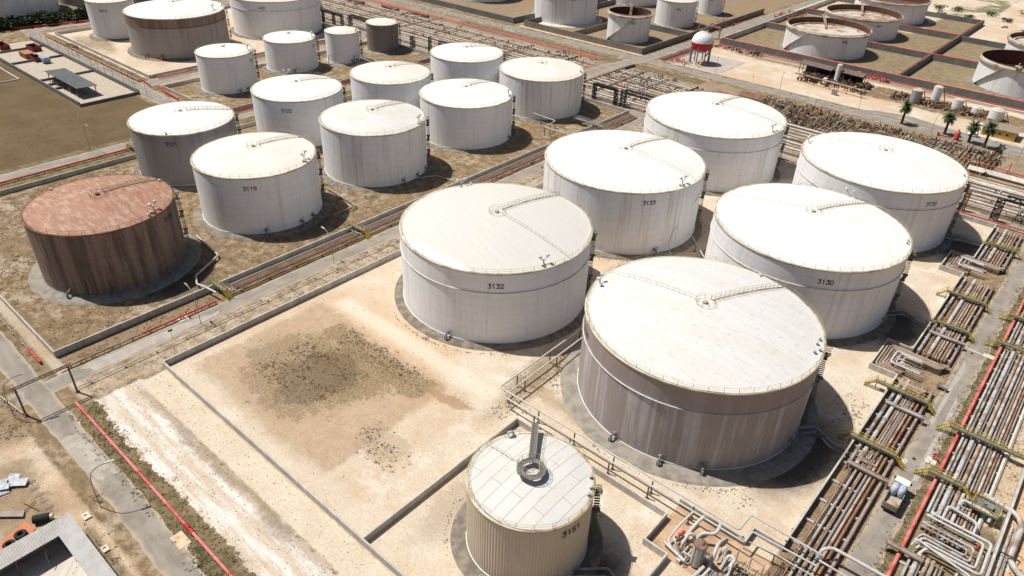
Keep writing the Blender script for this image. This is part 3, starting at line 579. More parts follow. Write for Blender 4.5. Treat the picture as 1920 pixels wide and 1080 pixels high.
# open topped floating roof tanks
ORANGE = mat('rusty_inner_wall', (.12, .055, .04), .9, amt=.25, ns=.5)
RIMM = mat('rust_streaked_rim', (.55, .5, .42), .7, amt=.15, ns=.3, col2=(.33, .18, .1), ns2=.15)
def opentank(label, cx, cy, R, H, depth, text=None, taz=0, tz=0, laz=40, th=1.0, fm=None):
    t = empty('floating_roof_tank', (cx, cy, 0), label, 'storage tank', 'open topped tanks'); n = 96
    f = MB(); f.rev([(R+3.2, .02), (R+3, .3), (R+.2, .4), (R-.5, .4)], cx, cy, 64); build('foundation_apron', f, APRON, t)
    s = MB(); s.rev([(R, .4), (R, H)], cx, cy, n, True, True); build('shell', s, WHS2, t)
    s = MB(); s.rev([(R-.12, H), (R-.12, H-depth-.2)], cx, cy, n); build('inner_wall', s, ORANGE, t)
    s = MB(); s.rev([(R-.12, H), (R+.02, H)], cx, cy, n); s.rev([(R, H-1.5), (R+.9, H-1.4), (R+1.0, H-.6), (R+.6, H-.5), (R+.05, H-.45)], cx, cy, n); build('wind_girder', s, RIMM, t)
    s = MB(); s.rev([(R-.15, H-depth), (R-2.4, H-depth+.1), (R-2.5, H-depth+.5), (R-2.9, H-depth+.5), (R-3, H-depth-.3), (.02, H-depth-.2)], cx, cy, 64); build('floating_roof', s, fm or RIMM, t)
    q = MB(); q.ringrail(cx, cy, H-.5, R+.9, 3, 1.0, .04); build('edge_railing', q, RAILY, t)
    a = radians(laz); q = MB(); x, y = cx+cos(a)*(R+.4), cy+sin(a)*(R+.4)
    for sg in (-.5, .5): q.beam((x-sin(a)*sg, y+cos(a)*sg, H+1.2), (cx+cos(a)*R*.25-sin(a)*sg, cy+sin(a)*R*.25+cos(a)*sg, H-depth+.4), .14, .4)
    for i in range(14): u = i/14; q.cb(x+(cx+cos(a)*R*.25-x)*u, y+(cy+sin(a)*R*.25-y)*u, H+1.2+(-1-depth)*u, .9, .9, .06)
    q.cb(x, y, H+1.0, 2.6, 2.2, .15); q.cb(x, y, H+1.15, .5, .5, 1.4); build('rolling_ladder', q, RIMM, t)
    st = MB(); camaz = atan2(-cy, -cx); a0 = camaz-radians(62); nst = int(H/.3)
    P0 = []; 
    for i in range(nst):
        aa = a0+i*.34/R; P0.append((cx+(R+.6)*cos(aa), cy+(R+.6)*sin(aa), .5+i*(H-1)/nst))
    for u, w in zip(P0[:-1], P0[1:]): st.beam(u, w, 1.1, .25)
    build('stairway', st, RIMM, t)
    if text: k = MB(); number(k, text, cx, cy, R, radians(taz), tz, th); build('tank_number', k, INK, t)
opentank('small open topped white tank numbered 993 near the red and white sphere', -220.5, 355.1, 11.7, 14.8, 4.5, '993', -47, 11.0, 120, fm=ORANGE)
opentank('open topped white tank numbered 990 nearest the pump shed, rust run down its shell', -133.9, 417.7, 21.2, 12.9, 2.9, '990', -45, 9.6, 118)
opentank('open topped white tank numbered 992 second from the road', -134.3, 475.1, 20.9, 12.2, 3.2, '992', -46, 8.6, 112)
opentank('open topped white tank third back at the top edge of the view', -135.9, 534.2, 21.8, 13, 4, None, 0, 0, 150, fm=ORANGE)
opentank('open topped white tank at the right edge, its inside deep in shadow', -39, 423.5, 20.6, 12.7, 7, None, 0, 0, -95, fm=ORANGE)  # dark floating roof colour paints in the shadow inside the shell
opentank('open topped white tank with its roof near the rim, behind the right edge tank', -36.9, 478, 21, 12.9, 2.2, None, 0, 0, 100)
tank('white domed tank at the upper right corner', -30, 532, 17, 15, WHS2, RFC, stair=False)
# ------------------------------------------------------------------ walls
def wall(label, x0, y0, x1, y1, h=1.5, th=.32, m=None, name='concrete_wall', group=None, z0=-.1):
    m = m or CONC; mb = MB()
    if abs(x1-x0) < abs(y1-y0): xm = (x0+x1)/2; mb.box(xm-th/2, xm+th/2, y0, y1, z0, h)
    else: ym = (y0+y1)/2; a, b = min(x0,x1), max(x0,x1); mb.box(a+th/2, b-th/2, ym-th/2, ym+th/2, z0, h-.003)
    return solo(name, mb, m, label, 'wall', group)
wall('low concrete wall along the main road, west side of the big tank compound', -131.6, 42.9, -131.6, 245.2)
wall('long low concrete wall between the pale track and the sandy plot', -131.6, 43.06, -40, 43.06)
wall('low concrete wall dividing the brown dirt plot from tank 3151', -65.6, 43.22, -65.6, 81.76)
wall('low concrete wall behind tank 3151 under the two raised white pipes', -65.6, 81.6, -31.6, 81.6)
wall('short concrete wall on the left of the pump pit', -31.6, 74.3, -31.6, 81.76)
wall('short concrete wall on the near side of the pump pit', -31.6, 74.45, -27.3, 74.45)
wall('concrete wall running out of the frame below the pump pit', -27.3, 56, -27.3, 74.6)
wall('low concrete wall from the pump pit to the zigzag of white pipes', -31.6, 85.9, -19.1, 85.9)
wall('short stub of concrete wall under the zigzag of white pipes', -19.1, 85.75, -19.1, 89.2)
wall('short concrete wall joining the stub to the pipe corridor', -19.1, 89.05, -13.9, 89.05)
wall('low concrete wall between the mauve streaked tank and the east pipes', -13.9, 88.9, -13.9, 149.1)
wall('concrete wall of the lower pipe loop pit, near side', -19.6, 148.95, -13.9, 148.95)
wall('concrete wall of the lower pipe loop pit, tank side', -19.6, 148.8, -19.6, 161.5)
wall('concrete wall of the lower pipe loop pit, far side', -19.6, 161.35, -14.2, 161.35)
wall('low concrete wall between tank 3130 and the east pipes', -14.2, 161.2, -14.2, 207.6)
wall('concrete wall of the upper pipe loop pit, near side', -20, 207.45, -14.2, 207.45)
wall('concrete wall of the upper pipe loop pit, tank side', -20, 207.3, -20, 218.9)
wall('concrete wall of the upper pipe loop pit, far side', -20, 218.75, -14.2, 218.75)
wall('low concrete wall between tank 3131 and the east pipes', -14.2, 218.6, -14.2, 246.8)
wall('low concrete wall behind tank 3131 along the north road', -131.6, 246.65, -14.2, 246.65)
wall('pale concrete wall at the right edge between the pipes and orange sand', 12.9, 70, 12.9, 200, 1.5, .45)
wall('dark shaded wall round the rust brown tank along the main road', -151, 28.8, -151, 251.2, 1.7)
wall('low concrete wall at the left edge in front of the rust brown tank', -243, 28.95, -151, 28.95)
wall('low concrete wall on the far left behind the rust brown tank', -243.2, 28.8, -243.2, 251.2)
wall('low concrete wall in front of the dark lattice pipe bridge', -230, 251.05, -151, 251.05)
wall('low concrete wall north of the smallest tanks', -306.3, 249, -262, 249)
wall('low concrete wall of the small tank compound beside the crossing', -306.3, 131, -306.3, 249.2, 1.5)
wall('low concrete wall along the road behind tank 3121', -306.3, 131.15, -262, 131.15)
wall('low concrete wall right of the small tanks, facing tank 3122', -262, 131, -262, 249.2)
wall('low wall along the road in front of the rust banded tank', -423.3, 133.65, -323.3, 133.65)
wall('low wall right of the rust banded tank', -323.3, 133.5, -323.3, 248)
wall('low wall behind tank 3213 beside the bushes', -423.3, 133.5, -423.3, 250)
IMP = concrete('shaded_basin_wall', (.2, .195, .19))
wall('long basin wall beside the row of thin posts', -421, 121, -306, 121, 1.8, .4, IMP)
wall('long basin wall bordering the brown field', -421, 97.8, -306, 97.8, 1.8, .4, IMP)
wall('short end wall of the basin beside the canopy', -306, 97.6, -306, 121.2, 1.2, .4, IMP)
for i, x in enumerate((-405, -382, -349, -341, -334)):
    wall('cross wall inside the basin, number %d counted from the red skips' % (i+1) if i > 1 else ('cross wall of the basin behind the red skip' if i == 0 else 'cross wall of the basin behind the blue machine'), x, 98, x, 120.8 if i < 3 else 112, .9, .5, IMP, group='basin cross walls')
wall('long brown wall in front of tanks 995 and 993 along the far road', -277.3, 333.15, -197.2, 333.15, 3.2, .5, CONCB)
wall('brown wall right of tanks 993 and 994 beside the road junction', -197.2, 332.9, -197.2, 480, 3.2, .5, CONCB)
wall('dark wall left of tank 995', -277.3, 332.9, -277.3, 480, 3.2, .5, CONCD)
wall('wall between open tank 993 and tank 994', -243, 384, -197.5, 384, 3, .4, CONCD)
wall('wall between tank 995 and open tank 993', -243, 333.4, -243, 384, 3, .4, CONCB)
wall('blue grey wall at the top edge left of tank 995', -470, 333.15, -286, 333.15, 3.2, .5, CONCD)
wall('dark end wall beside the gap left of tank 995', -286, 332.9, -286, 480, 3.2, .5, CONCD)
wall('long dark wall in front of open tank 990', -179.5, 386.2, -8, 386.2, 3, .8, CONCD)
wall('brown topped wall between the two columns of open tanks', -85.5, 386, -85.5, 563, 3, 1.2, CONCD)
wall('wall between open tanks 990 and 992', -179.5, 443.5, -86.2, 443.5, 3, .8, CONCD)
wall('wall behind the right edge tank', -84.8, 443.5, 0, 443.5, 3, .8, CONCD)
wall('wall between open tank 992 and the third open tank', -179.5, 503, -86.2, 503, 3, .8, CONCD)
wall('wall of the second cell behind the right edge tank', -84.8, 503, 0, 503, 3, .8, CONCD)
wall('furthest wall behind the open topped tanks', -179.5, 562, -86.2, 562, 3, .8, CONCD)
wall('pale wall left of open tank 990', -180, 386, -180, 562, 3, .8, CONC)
SLP = mat('pale_sleeper', (.45, .42, .38), .9, amt=.15)
# ------------------------------------------------------------------ pipes
def pipe(label, pts, r, m, group=None, flange=0, name='pipe', bend=None, n=10, cat='pipe', feet=0, zb=0):
    t = empty(name, (pts[0][0], pts[0][1], 0), label, cat, group) if feet else None
    mb = MB(); mb.tube(pts, r, n, bend)
    if flange:
        for a, b in zip(pts[:-1], pts[1:]):
            a = Vector(a); b = Vector(b); L = (b-a).length; k = int(L/flange)
            for i in range(1, k+1):
                c = a+(b-a)*(i-random.random()*.5)/(k+.3); d = (b-a).normalized(); mb.tube([c-d*.12, c+d*.12], r*1.28, n, 0)
    if not feet: return solo(name, mb, m, label, cat, group)
    build('pipe_run', mb, m, t); f = MB(); a = Vector(pts[0])
    for a, b in zip(pts[:-1], pts[1:]):
        a = Vector(a); b = Vector(b); L = (b-a).length; k = int(L/feet)
        for i in range(k+1):
            c = a+(b-a)*(i+.5)/(k+1)
            if c.z > .3: f.cb(c.x, c.y, zb, .55 if abs(b.y-a.y) > abs(b.x-a.x) else .3, .3 if abs(b.y-a.y) > abs(b.x-a.x) else .55, c.z-r*.6-zb)
    build('pipe_feet', f, SLP if m not in (BROWN, RUSTP) else RUSTY, t); return t
ORD = ['first','second','third','fourth','fifth','sixth','seventh','eighth','ninth','tenth','eleventh','twelfth','thirteenth']
def bank(xs, y0, y1, where, group, fl=14, z=.85):
    for i, (x, r, m, cn) in enumerate(xs):
        pipe('%s pipe, %s from %s' % (cn, ORD[i], where), [(x, y0, z+(r-.25)), (x, y1, z+(r-.25))], r, m, group, fl)
WALLP = 'the concrete wall'
bank([(-12.0,.13,BROWN,'thin brown'),(-11.65,.1,TANP,'thin tan'),(-10.8,.24,GREYP,'segmented grey'),(-9.95,.15,TANP,'narrow tan'),(-9.65,.13,BROWN,'narrow brown'),(-8.9,.22,SILVER,'silver'),(-8.2,.26,TANP,'tan'),(-7.45,.26,RUSTP,'rusty tan'),(-6.3,.3,MAUVE,'mauve brown')], 55, 115, 'the wall beside the mauve streaked tank, near stretch', 'pipes in the near third of the east corridor', 9)
bank([(-12.5,.34,GREYP,'wide grey'),(-11.3,.42,GREYL,'wide pale grey'),(-10.4,.2,BROWN,'brown'),(-9.95,.2,TANP,'tan'),(-9.45,.18,SILVER,'silver'),(-9.0,.2,BROWN,'dark brown'),(-8.4,.26,TANP,'broad tan'),(-7.6,.26,RUSTP,'rusty tan'),(-6.5,.3,MAUVE,'mauve brown')], 116, 149, 'the wall beside the mauve streaked tank, far stretch', 'pipes just below the lower loop pit', 9)
bank([(-13.0,.36,GREYP,'wide grey'),(-12.1,.13,BROWN,'thin brown'),(-11.7,.13,RUSTP,'thin rusty'),(-10.9,.44,GREYL,'wide pale grey'),(-10.0,.24,BROWN,'brown'),(-9.45,.24,TANP,'tan'),(-8.85,.24,TANP,'pale brown'),(-8.1,.27,BROWN,'dark brown'),(-7.5,.26,TANP,'tan brown'),(-6.4,.3,MAUVE,'mauve')], 162, 206, 'the wall beside tank 3130, middle stretch', 'pipes in the middle of the east corridor', 11)
bank([(-13.0,.36,GREYP,'wide grey'),(-12.1,.13,BROWN,'thin brown'),(-10.9,.5,GREYL,'widest pale grey'),(-9.9,.26,TANP,'tan'),(-9.2,.26,BROWN,'brown'),(-8.5,.26,TANP,'pale tan'),(-7.8,.27,BROWN,'dark brown'),(-6.6,.3,MAUVE,'mauve')], 219, 245, 'the wall beside tank 3131', 'pipes in the far end of the east corridor', 11)
pipe('red fire water pipe along the east road', [(1.0,50,.85),(1.0,142,.85),(1.0,215,.85)], .3, PINK, 'red fire water pipes', 9)
E2 = [(2.0,.24,GREYL,'pale grey'),(2.65,.24,GREYP,'grey'),(3.6,.42,GREYL,'widest pale grey'),(4.25,.14,SILVER,'thin silver'),(5.0,.34,TANP,'tan'),(5.8,.32,GREYL,'pale grey lagged'),(6.55,.18,GREYP,'narrow grey'),(7.1,.22,BROWN,'brown'),(7.65,.25,GREYL,'light grey'),(8.25,.2,RUSTP,'rusty'),(8.75,.15,GREYP,'thin grey')]
bank(E2, 124, 178, 'the red pipe beyond the pipe loops', 'pipes between the east road and the orange sand, middle stretch')
bank(E2, 180.5, 225, 'the red pipe at the far right edge', 'pipes between the east road and the orange sand, far stretch')
bank([(x, r, RUSTP if 5 < x < 5.5 or 7 < x < 7.3 else m, cn) for x, r, m, cn in E2], 113.5, 122.3, 'the red pipe between the loops and the yellow walkway', 'short pipes between the loops and the walkway', 4)
bank([(x, r, m, cn) for x, r, m, cn in E2[1:8]], 60, 103.2, 'the red pipe in the bottom right corner', 'pipes between the east road and the orange sand, near stretch')
for k, (cn, x0, x1, y0, y1, r, m) in enumerate([('outermost pale', 2.3, 12.0, 112.3, 104.2, .26, PIPEW), ('second', 1.9, 11.0, 111.3, 105.0, .22, PIPEW), ('third', 1.8, 10.0, 109.2, 105.8, .2, GREYL), ('innermost tan', 1.8, 9.2, 108.2, 106.6, .18, GREYL)]):
    pipe('%s white horizontal pipe loop crossing over the pipes beside the truck' % cn if m is PIPEW else '%s grey horizontal pipe loop beside the truck' % cn, [(x0+1.2, y0+.9, 1.9), (x0, y0, 2.2), (x1, y0, 2.2), (x1, y1, 2.2), (x0+1.8-k*.3, y1, 2.2), (x0+1.2-k*.3, y1-1.2, 1.2)], r, m, 'horizontal pipe loops beside the truck', 5)
pipe('white pipe hooking over the grey pipes below the yellow walkway', [(6.0,119,1.2),(6.0,119.5,2.1),(10.6,119.3,2.1),(10.6,118.4,1.0)], .27, PIPEW, None, 3)
pipe('white U shaped pipe below the yellow platform', [(4.4,113,1.0),(4.4,116.4,2.0),(9.2,115.6,2.0),(9.2,113.4,1.2)], .24, PIPEW, None, 3)
pipe('long white pipe crossing over the near loops', [(2.0,103.6,1.5),(2.3,104.4,2.6),(11.2,102.4,2.6),(12.4,101,1.2)], .2, PIPEW, None, 4)
for i, (x, r) in enumerate([(3.0,.3),(3.9,.3),(4.8,.32),(5.6,.28),(6.4,.26),(7.2,.26),(8.0,.28)]):
    y = 110.3-.12*i; t = empty('valve', (x, y, 0), 'grey flanged valve under the pipe loops, %s from the red pipe' % ORD[i], 'valve', 'valves under the pipe loops')
    mb = MB(); mb.tube([(x,y-1.3,1.0),(x,y+1.6,1.0)], r*.8, 10); mb.tube([(x,y-.7,1.0),(x,y-.5,1.0)], r*1.4, 12); mb.tube([(x,y+.5,1.0),(x,y+.7,1.0)], r*1.4, 12); mb.sphere((x,y,1.0), r*1.15, 10, 6); build('valve_body', mb, [GREYP, RUSTP, STEEL][i%3], t)
    mb = MB(); mb.tube([(x,y,1.2),(x,y,1.95)], .07, 6); mb.tube([(x+.35*cos(a*pi/5), y+.35*sin(a*pi/5), 1.95) for a in range(10)], .035, 5, 0, False, True); build('handwheel', mb, STEEL, t)
pipe('pale flat topped concrete kerb beam along the grey pipes', [(9.6,113,.4),(9.6,225,.4)], .34, PALE, None, 0, 'kerb_beam', None, 4, 'kerb')
# sleepers under the two corridors
sl = MB(); sl.box(-13.6,-6,-.2,.2,0,.5); 
def rep(name, mb, m, label, cat, group, locs, org=(0,0,0)):
    p = props(build(name, mb, m, None, org), label, cat, group); p.location = locs[0]
    for l in locs[1:]: c = p.copy(); C.objects.link(c); c.location = l[:3]; c.rotation_euler = (0,0,l[3] if len(l) > 3 else 0)
    return p
rep('pipe_sleeper', sl, SLP, 'low concrete sleeper carrying the east corridor pipes beside the tank wall', 'sleeper', 'sleepers under the east corridor pipes', [(0,y,0) for y in list(range(92,148,6))+list(range(164,206,6))+[222,228,234,240]])
sl = MB(); sl.box(1.5,9.2,-.2,.2,0,.5)
rep('pipe_sleeper', sl, SLP, 'low concrete sleeper carrying the pipes right of the east road', 'sleeper', 'sleepers right of the east road', [(0,y,0) for y in list(range(88,102,6))+list(range(126,222,7))])
# loops in the pits
for base, nm in ((150.2, 'lower'), (208.6, 'upper')):
    for i in range(5):
        m = [TANP, BROWN, TANP, MAUVE, BROWN][i]
        pipe('brown expansion loop in the %s pit, %s from the outside' % (nm, ORD[i]), [(-13.4,base+.3+.55*i,.9),(-18.9+.6*i,base+.3+.55*i,.9),(-18.9+.6*i,base+9.6-.5*i,1.3),(-6.3-.3*i,base+8.8-.5*i,1.5),(-6.3-.3*i,base+10.5,.9)], .2, m, 'expansion loops in the %s pit' % nm, 7)
    for i in range(3):
        pipe('%s white pipe loop raised over the %s pit' % (['outer','middle','inner'][i], nm), [(-10.2+.3*i,base+1.4+.8*i,2.0),(-16.4+1.0*i,base+1.4+.7*i,2.1),(-16.4+1.0*i,base+6.6-.5*i,2.1),(-10.8,base+6.2-.4*i,2.1),(-10.8,base+6.4-.4*i,.9)], [.26,.18,.15][i], GREYL if i else PIPEW, 'raised white loops over the %s pit' % nm, 5)
for i in range(4):
    pipe('flat brown pipe beside the lower pit wall, %s from the pit' % ORD[i], [(-13.2+.2*i,147.6-.5*i,1.2),(-7.5-.2*i,147.3-.5*i,1.3)], .2, TANP, 'short brown crossing pipes south of the lower pit')
# ------------------------------------------------------------------ yellow crossovers, slab bridges
def crossover(label, x0, x1, y, z=2.2, w=1.0, m=GRATE, rm=YEL, step0=True, step1=True):
    t = empty('walkway_bridge', ((x0+x1)/2, y, 0), label, 'walkway', 'walkway bridges over the pipes')
    d = MB(); d.box(x0, x1, y-w/2, y+w/2, z-.1, z); d.box(x0, x1, y-w/2-.04, y-w/2+.06, z-.22, z+.12); d.box(x0, x1, y+w/2-.06, y+w/2+.04, z-.22, z+.12); build('deck', d, m, t)
    for sg in (-1, 1):
        r = MB(); r.rail((x0, y+sg*w/2, z), (x1, y+sg*w/2, z), 1.1, .05, 1.4); build('handrail', r, rm, t)
    for x in (x0+.2, (x0+x1)/2, x1-.2):
        for sg in (-1, 1): l = MB(); l.box(x-.06, x+.06, y+sg*w/2-.06, y+sg*w/2+.06, 0, z-.1); build('leg', l, rm, t)
    for x, dr, on in ((x0, -1, step0), (x1, 1, step1)):
        if not on: continue
        s = MB(); k = 8
        for i in range(k): s.box(x+dr*(.05+i*.24), x+dr*(.05+i*.24+.22), y-w/2+.08, y+w/2-.08, z-.1-(i+1)*z/k+.08, z-.1-(i+1)*z/k+.14)
        for sg in (-1, 1):
            s.beam((x, y+sg*w/2, z-.1), (x+dr*(k*.24), y+sg*w/2, .05), .06, .2); s.beam((x, y+sg*w/2, z+1.0), (x+dr*(k*.24), y+sg*w/2, 1.1), .06)
            s.beam((x+dr*k*.24, y+sg*w/2, 0), (x+dr*k*.24, y+sg*w/2, 1.1), .06)
        build('steps', s, rm, t)
    return t
crossover('yellow walkway bridge over the brown pipes near the mauve streaked tank stair', -14.8, -6.2, 122.3)
crossover('olive walkway bridge just below the lower pipe loop pit', -16.5, -6.0, 142.6, 2.2)
crossover('yellow walkway bridge between the lower pit and tank 3130', -13.2, -6.0, 176.3)
crossover('yellow walkway bridge over the pipes right of tank 3130', -15, -6.0, 193)
crossover('yellow walkway bridge over the pipes right of tank 3131', -13.4, -5.8, 230)
crossover('long yellow walkway bridge across all pipes right of the road', -.9, 14.5, 138.6, 2.3)
crossover('yellow walkway with a dip beside the truck', -.6, 5.2, 123.0, 2.0)
crossover('yellow walkway bridge near the white stop line, right of the road', -.4, 10, 177.6, 2.1)
crossover('yellow walkway bridge at the right edge far up the road', -.4, 10, 192.5, 2.1)
t = empty('valve_platform', (9.3, 121, 0), 'yellow railed square platform over valves beside the long pipes', 'platform')
d = MB(); d.box(7.3,11.6,118.6,122.2,2.0,2.1); build('deck', d, GRATE, t)
d = MB(); d.rail((7.3,118.6,2.1),(11.6,118.6,2.1),1.1,.05,1.3); d.rail((11.6,118.6,2.1),(11.6,122.2,2.1),1.1,.05,1.2); d.rail((11.6,122.2,2.1),(7.3,122.2,2.1),1.1,.05,1.3); d.rail((7.3,122.2,2.1),(7.3,118.6,2.1),1.1,.05,1.2)
for x in (7.4,11.5):
    for y in (118.7,122.1): d.box(x-.07,x+.07,y-.07,y+.07,0,2)
build('railing', d, YEL, t); d = MB(); d.cb(9.6,120.3,2.1,1.6,1.3,.8); d.cyl((9,120,2.9),(9,120,3.3),.3,10); build('actuator_box', d, STEEL, t)
def slabbridge(label, x0, x1, y, z=1.5, w=.9):
    t = empty('cable_tray', ((x0+x1)/2, y, 0), label, 'cable tray', 'grey trays crossing the pipes'); d = MB(); d.box(x0,x1,y-w/2,y+w/2,z,z+.15); d.box(x0,x1,y-w/2-.05,y-w/2+.05,z,z+.3); d.box(x0,x1,y+w/2-.05,y+w/2+.05,z,z+.3); build('tray', d, MAUVE if x0 > -14 and y < 130 else GREYP, t)
    for x in (x0+.2, x1-.2): l = MB(); l.box(x-.15,x+.15,y-w/2+.06,y+w/2-.06,0,z); build('foot', l, SLP, t)
slabbridge('brown grey tray crossing the pipes left of the truck', -12.8, -5.2, 115.2)
slabbridge('grey tray crossing the pipes just under the olive walkway', -12.9, -5.2, 137.8)
slabbridge('grey tray crossing the pipes beside the lower loop pit', -13.2, -5.5, 171.3)
slabbridge('grey tray with wires across the red pipe in the bottom right', -1.2, 4.4, 101.2, 1.8)
slabbridge('short grey tray by the road beside the lower loops', -6.4, -4.4, 152.4, 1.0)
# valve thickets near corridor branches
def thicket(name, label, x0, x1, y0, y1, n, mats, zmax=2.0, cat='pipework', rr=(.06,.16), group=None, tall=0):
    t = empty(name, ((x0+x1)/2, (y0+y1)/2, 0), label, cat, group); R = random.Random(int(x0*13+y0*7)); MBs = [MB() for _ in mats]
    for i in range(n):
        mb = R.choice(MBs); x, y = R.uniform(x0,x1), R.uniform(y0,y1); r = R.uniform(*rr); z = R.uniform(.4, zmax*.8); k = R.random()
        if k < .35: L = R.uniform(.8, 3.2); mb.tube([(x,y,0.05),(x,y,z),(min(x1+.5,x+L),y,z),(min(x1+.5,x+L),y,.05)], r, 7)
        elif k < .7: L = R.uniform(.8, 3.2); mb.tube([(x,y,0.05),(x,y,z),(x,min(y1+.5,y+L),z),(x,min(y1+.5,y+L),.05)], r, 7)
        elif k < .88:
            mb.tube([(x,y,.05),(x,y,z+.3)], r, 7); mb.tube([(x,y,z*.5),(x,y,z*.5+.08)], r*2.1, 8); mb.tube([(x+.28*cos(a*pi/4), y+.28*sin(a*pi/4), z+.3) for a in range(8)], .035, 4, 0, False, True)
        else: mb.cb(x, y, .05, R.uniform(.3,.8), R.uniform(.3,.8), R.uniform(.4, 1.1))
        if tall and R.random() < tall: mb.tube([(x+.1,y,0),(x+.1,y,zmax*1.5)], .05, 5); 
    for mb, m, nm in zip(MBs, mats, ('pipework', 'valves', 'fittings', 'stands')):
        if mb.v: build(nm, mb, m, t)
    return t
thicket('valve_cluster', 'cluster of small rusty valves and pipes behind the near yellow walkway', -13.2, -8.6, 116.5, 121.3, 34, [TANP, BROWN, PIPEW])
thicket('valve_cluster', 'cluster of white and red valves beside the walkway near tank 3130', -13.4, -9.5, 172.2, 175.4, 26, [PIPEW, GREYP, RED], 1.8)
thicket('valve_cluster', 'cluster of valves next to the yellow railed platform', 4.6, 7.2, 117.6, 121.6, 22, [GREYL, STEEL, GREYP])
thicket('valve_cluster', 'valves and bends between the pipe loops, right of the truck', 2, 8.6, 107, 110.3, 28, [STEEL, GREYP, RUSTP, DARK], 1.7)
thicket('valve_cluster', 'dark small valves beside the raised white pipe at the bottom edge', -14, -8, 80, 87.5, 30, [DARK, STEEL, RUSTP], 1.5)
# ------------------------------------------------------------------ raised white pipes
def raised(label, pts, r, m=PIPEW, posts=(), pm=RAILD, group='raised white pipes'):
    t = empty('raised_pipe', (pts[0][0], pts[0][1], 0), label, 'pipe', group); mb = MB(); mb.tube(pts, r, 10, r*2.5); build('pipe_run', mb, m, t)
    for x, y, z in posts:
        p = MB(); p.box(x-.1, x+.1, y-.1, y+.1, 0, z-r); p.box(x-.3, x+.3, y-.3, y+.3, 0, .15); build('post', p, pm, t)
    return t
ZR = 3.0
raised('inner raised white pipe turning a corner and running past tank 3151', [(-71.0,126,ZR),(-70.6,83.2,ZR),(-18.6,83.7,ZR),(-18.6,86.6,ZR),(-8.2,87.4,ZR)], .17, posts=[(-71,112,ZR),(-70.9,101,ZR),(-70.7,90,ZR)]+[(x,83.1+.0,ZR) for x in (-62.5,-53.7,-44.8,-36.4,-28.2)])
raised('outer raised white pipe turning a corner and running past tank 3151', [(-72.8,126,ZR+.2),(-72.9,84.6,ZR+.2),(-25,85.2,ZR+.2),(-20.4,85.2,ZR+.2),(-20.2,89.6,ZR+.2),(-8.2,89.8,ZR+.2),(-8.0,89.8,1.4)], .17, posts=[(-72.8,112,ZR),(-72.8,101,ZR),(-72.8,90,ZR)]+[(x,84.6,ZR+.2) for x in (-62.6,-53.8,-44.8,-36.5,-28.3)])
raised('white pipe rising over the east road in an arch', [(-8.6,90.4,1.2),(-8.6,90.8,3.4),(-7.4,92.2,3.4),(6,92.6,3.4),(22,92.6,3.4)], .3, posts=[(-6,92.3,3.4),(.4,92.5,3.4)])
raised('second white pipe crossing the road at the bottom edge', [(-8.2,88.6,3.1),(6,88.6,3.1),(22,88.6,3.1)], .18, posts=[(-5.4,88.6,3.1),(.4,88.6,3.1)])
raised('thin white pipe over the corridor at the bottom edge', [(-20,84.6,2.4),(-14,85.5,2.4),(-7,85.8,2.4)], .1, posts=[(-14,85.5,2.4)])
raised('thin raised grey pipe crossing the compound left of the small tanks', [(-303,190,3.6),(-289,203.6,4.2),(-288.4,213.8,4.2),(-262,212,4)], .16, posts=[(-296,197,3.9),(-289,203.6,4.2),(-288.6,209,4.2),(-282,213.4,4.2),(-272,212.8,4.1)])
raised('thin raised white pipe left of the plain white tank by the trench', [(-196,209,3.2),(-183,216.4,3.2),(-161.6,215.2,3.2),(-160,206.8,3.2),(-149.5,207.6,3.2)], .16, posts=[(-183,216.4,3.2),(-176,216,3.2),(-169,215.7,3.2),(-161.6,215.2,3.2),(-160,210,3.2),(-160,206.8,3.2)])
raised('raised white pipe between tank 3133 and tank 3130', [(-78,172,2.6),(-66,160,2.6),(-66,142,2.6)], .16, posts=[(-74,168,2.6),(-66,158,2.6),(-66,150,2.6)])
raised('low white pipe beside tank 3133 leading toward tank 3130', [(-79,160,.7),(-68,157,.7),(-64,145,.9)], .16)
raised('white foam pipe running down the shell of tank 3133', [(-78.6,176,18.4),(-78.3,175,15),(-79.2,163,6.5),(-79.4,162,2.0),(-76,159,1.0)], .09, posts=())
raised('thin white pipe from the rust brown tank to the trench', [(-178,76,.9),(-164.2,74.6,.9),(-159,65.4,.9),(-155.2,63.6,.9),(-151.5,63.6,1.9),(-146.8,64.2,1.9)], .26, posts=[(-170,75.2,.9),(-161.5,70,.9)])
raised('rusty pipe from tank 3119 to the trench', [(-179,120,.9),(-161.8,118.4,.9),(-161.6,108.6,.9),(-164,105,.9)], .22, TANP, posts=[(-170,119.2,.9),(-161.7,113,.9)])
raised('thin white pipe from the weathered roof tank to the trench', [(-166,140,.6),(-161.2,151,.6),(-153,152.5,.7)], .14, posts=())
raised('grey pipe bend in the shade right of the mauve streaked tank', [(-24,117,1.2),(-21,120.5,1.2),(-17,118.5,1.2),(-13.5,117.8,1.2)], .3, GREYP, posts=())
raised('second grey pipe bend in the shade right of the mauve streaked tank', [(-23.2,115.6,1.2),(-20.2,119.4,1.2),(-17,117.2,1.2),(-13.5,116.4,1.2)], .2, GREYP, posts=())
raised('grey pipe bend in the shade right of tank 3130', [(-24.5,172,1.2),(-21,176.5,1.2),(-17,174.6,1.2),(-13.8,174,1.2)], .3, GREYP, posts=())
raised('second grey pipe bend in the shade right of tank 3130', [(-23.5,171,1.2),(-20.2,175,1.2),(-17,173.2,1.2),(-13.8,172.8,1.2)], .2, GREYP, posts=())
raised('grey pipe bend in the shade right of tank 3131', [(-24,226,1.2),(-19,228,1.2),(-14,228.4,1.2)], .3, GREYP, posts=())
raised('dark pipe bend in the shade right of tank 3151', [(-37,62,.9),(-33,66,.9),(-28,64.5,.9)], .22, GREYP, posts=())
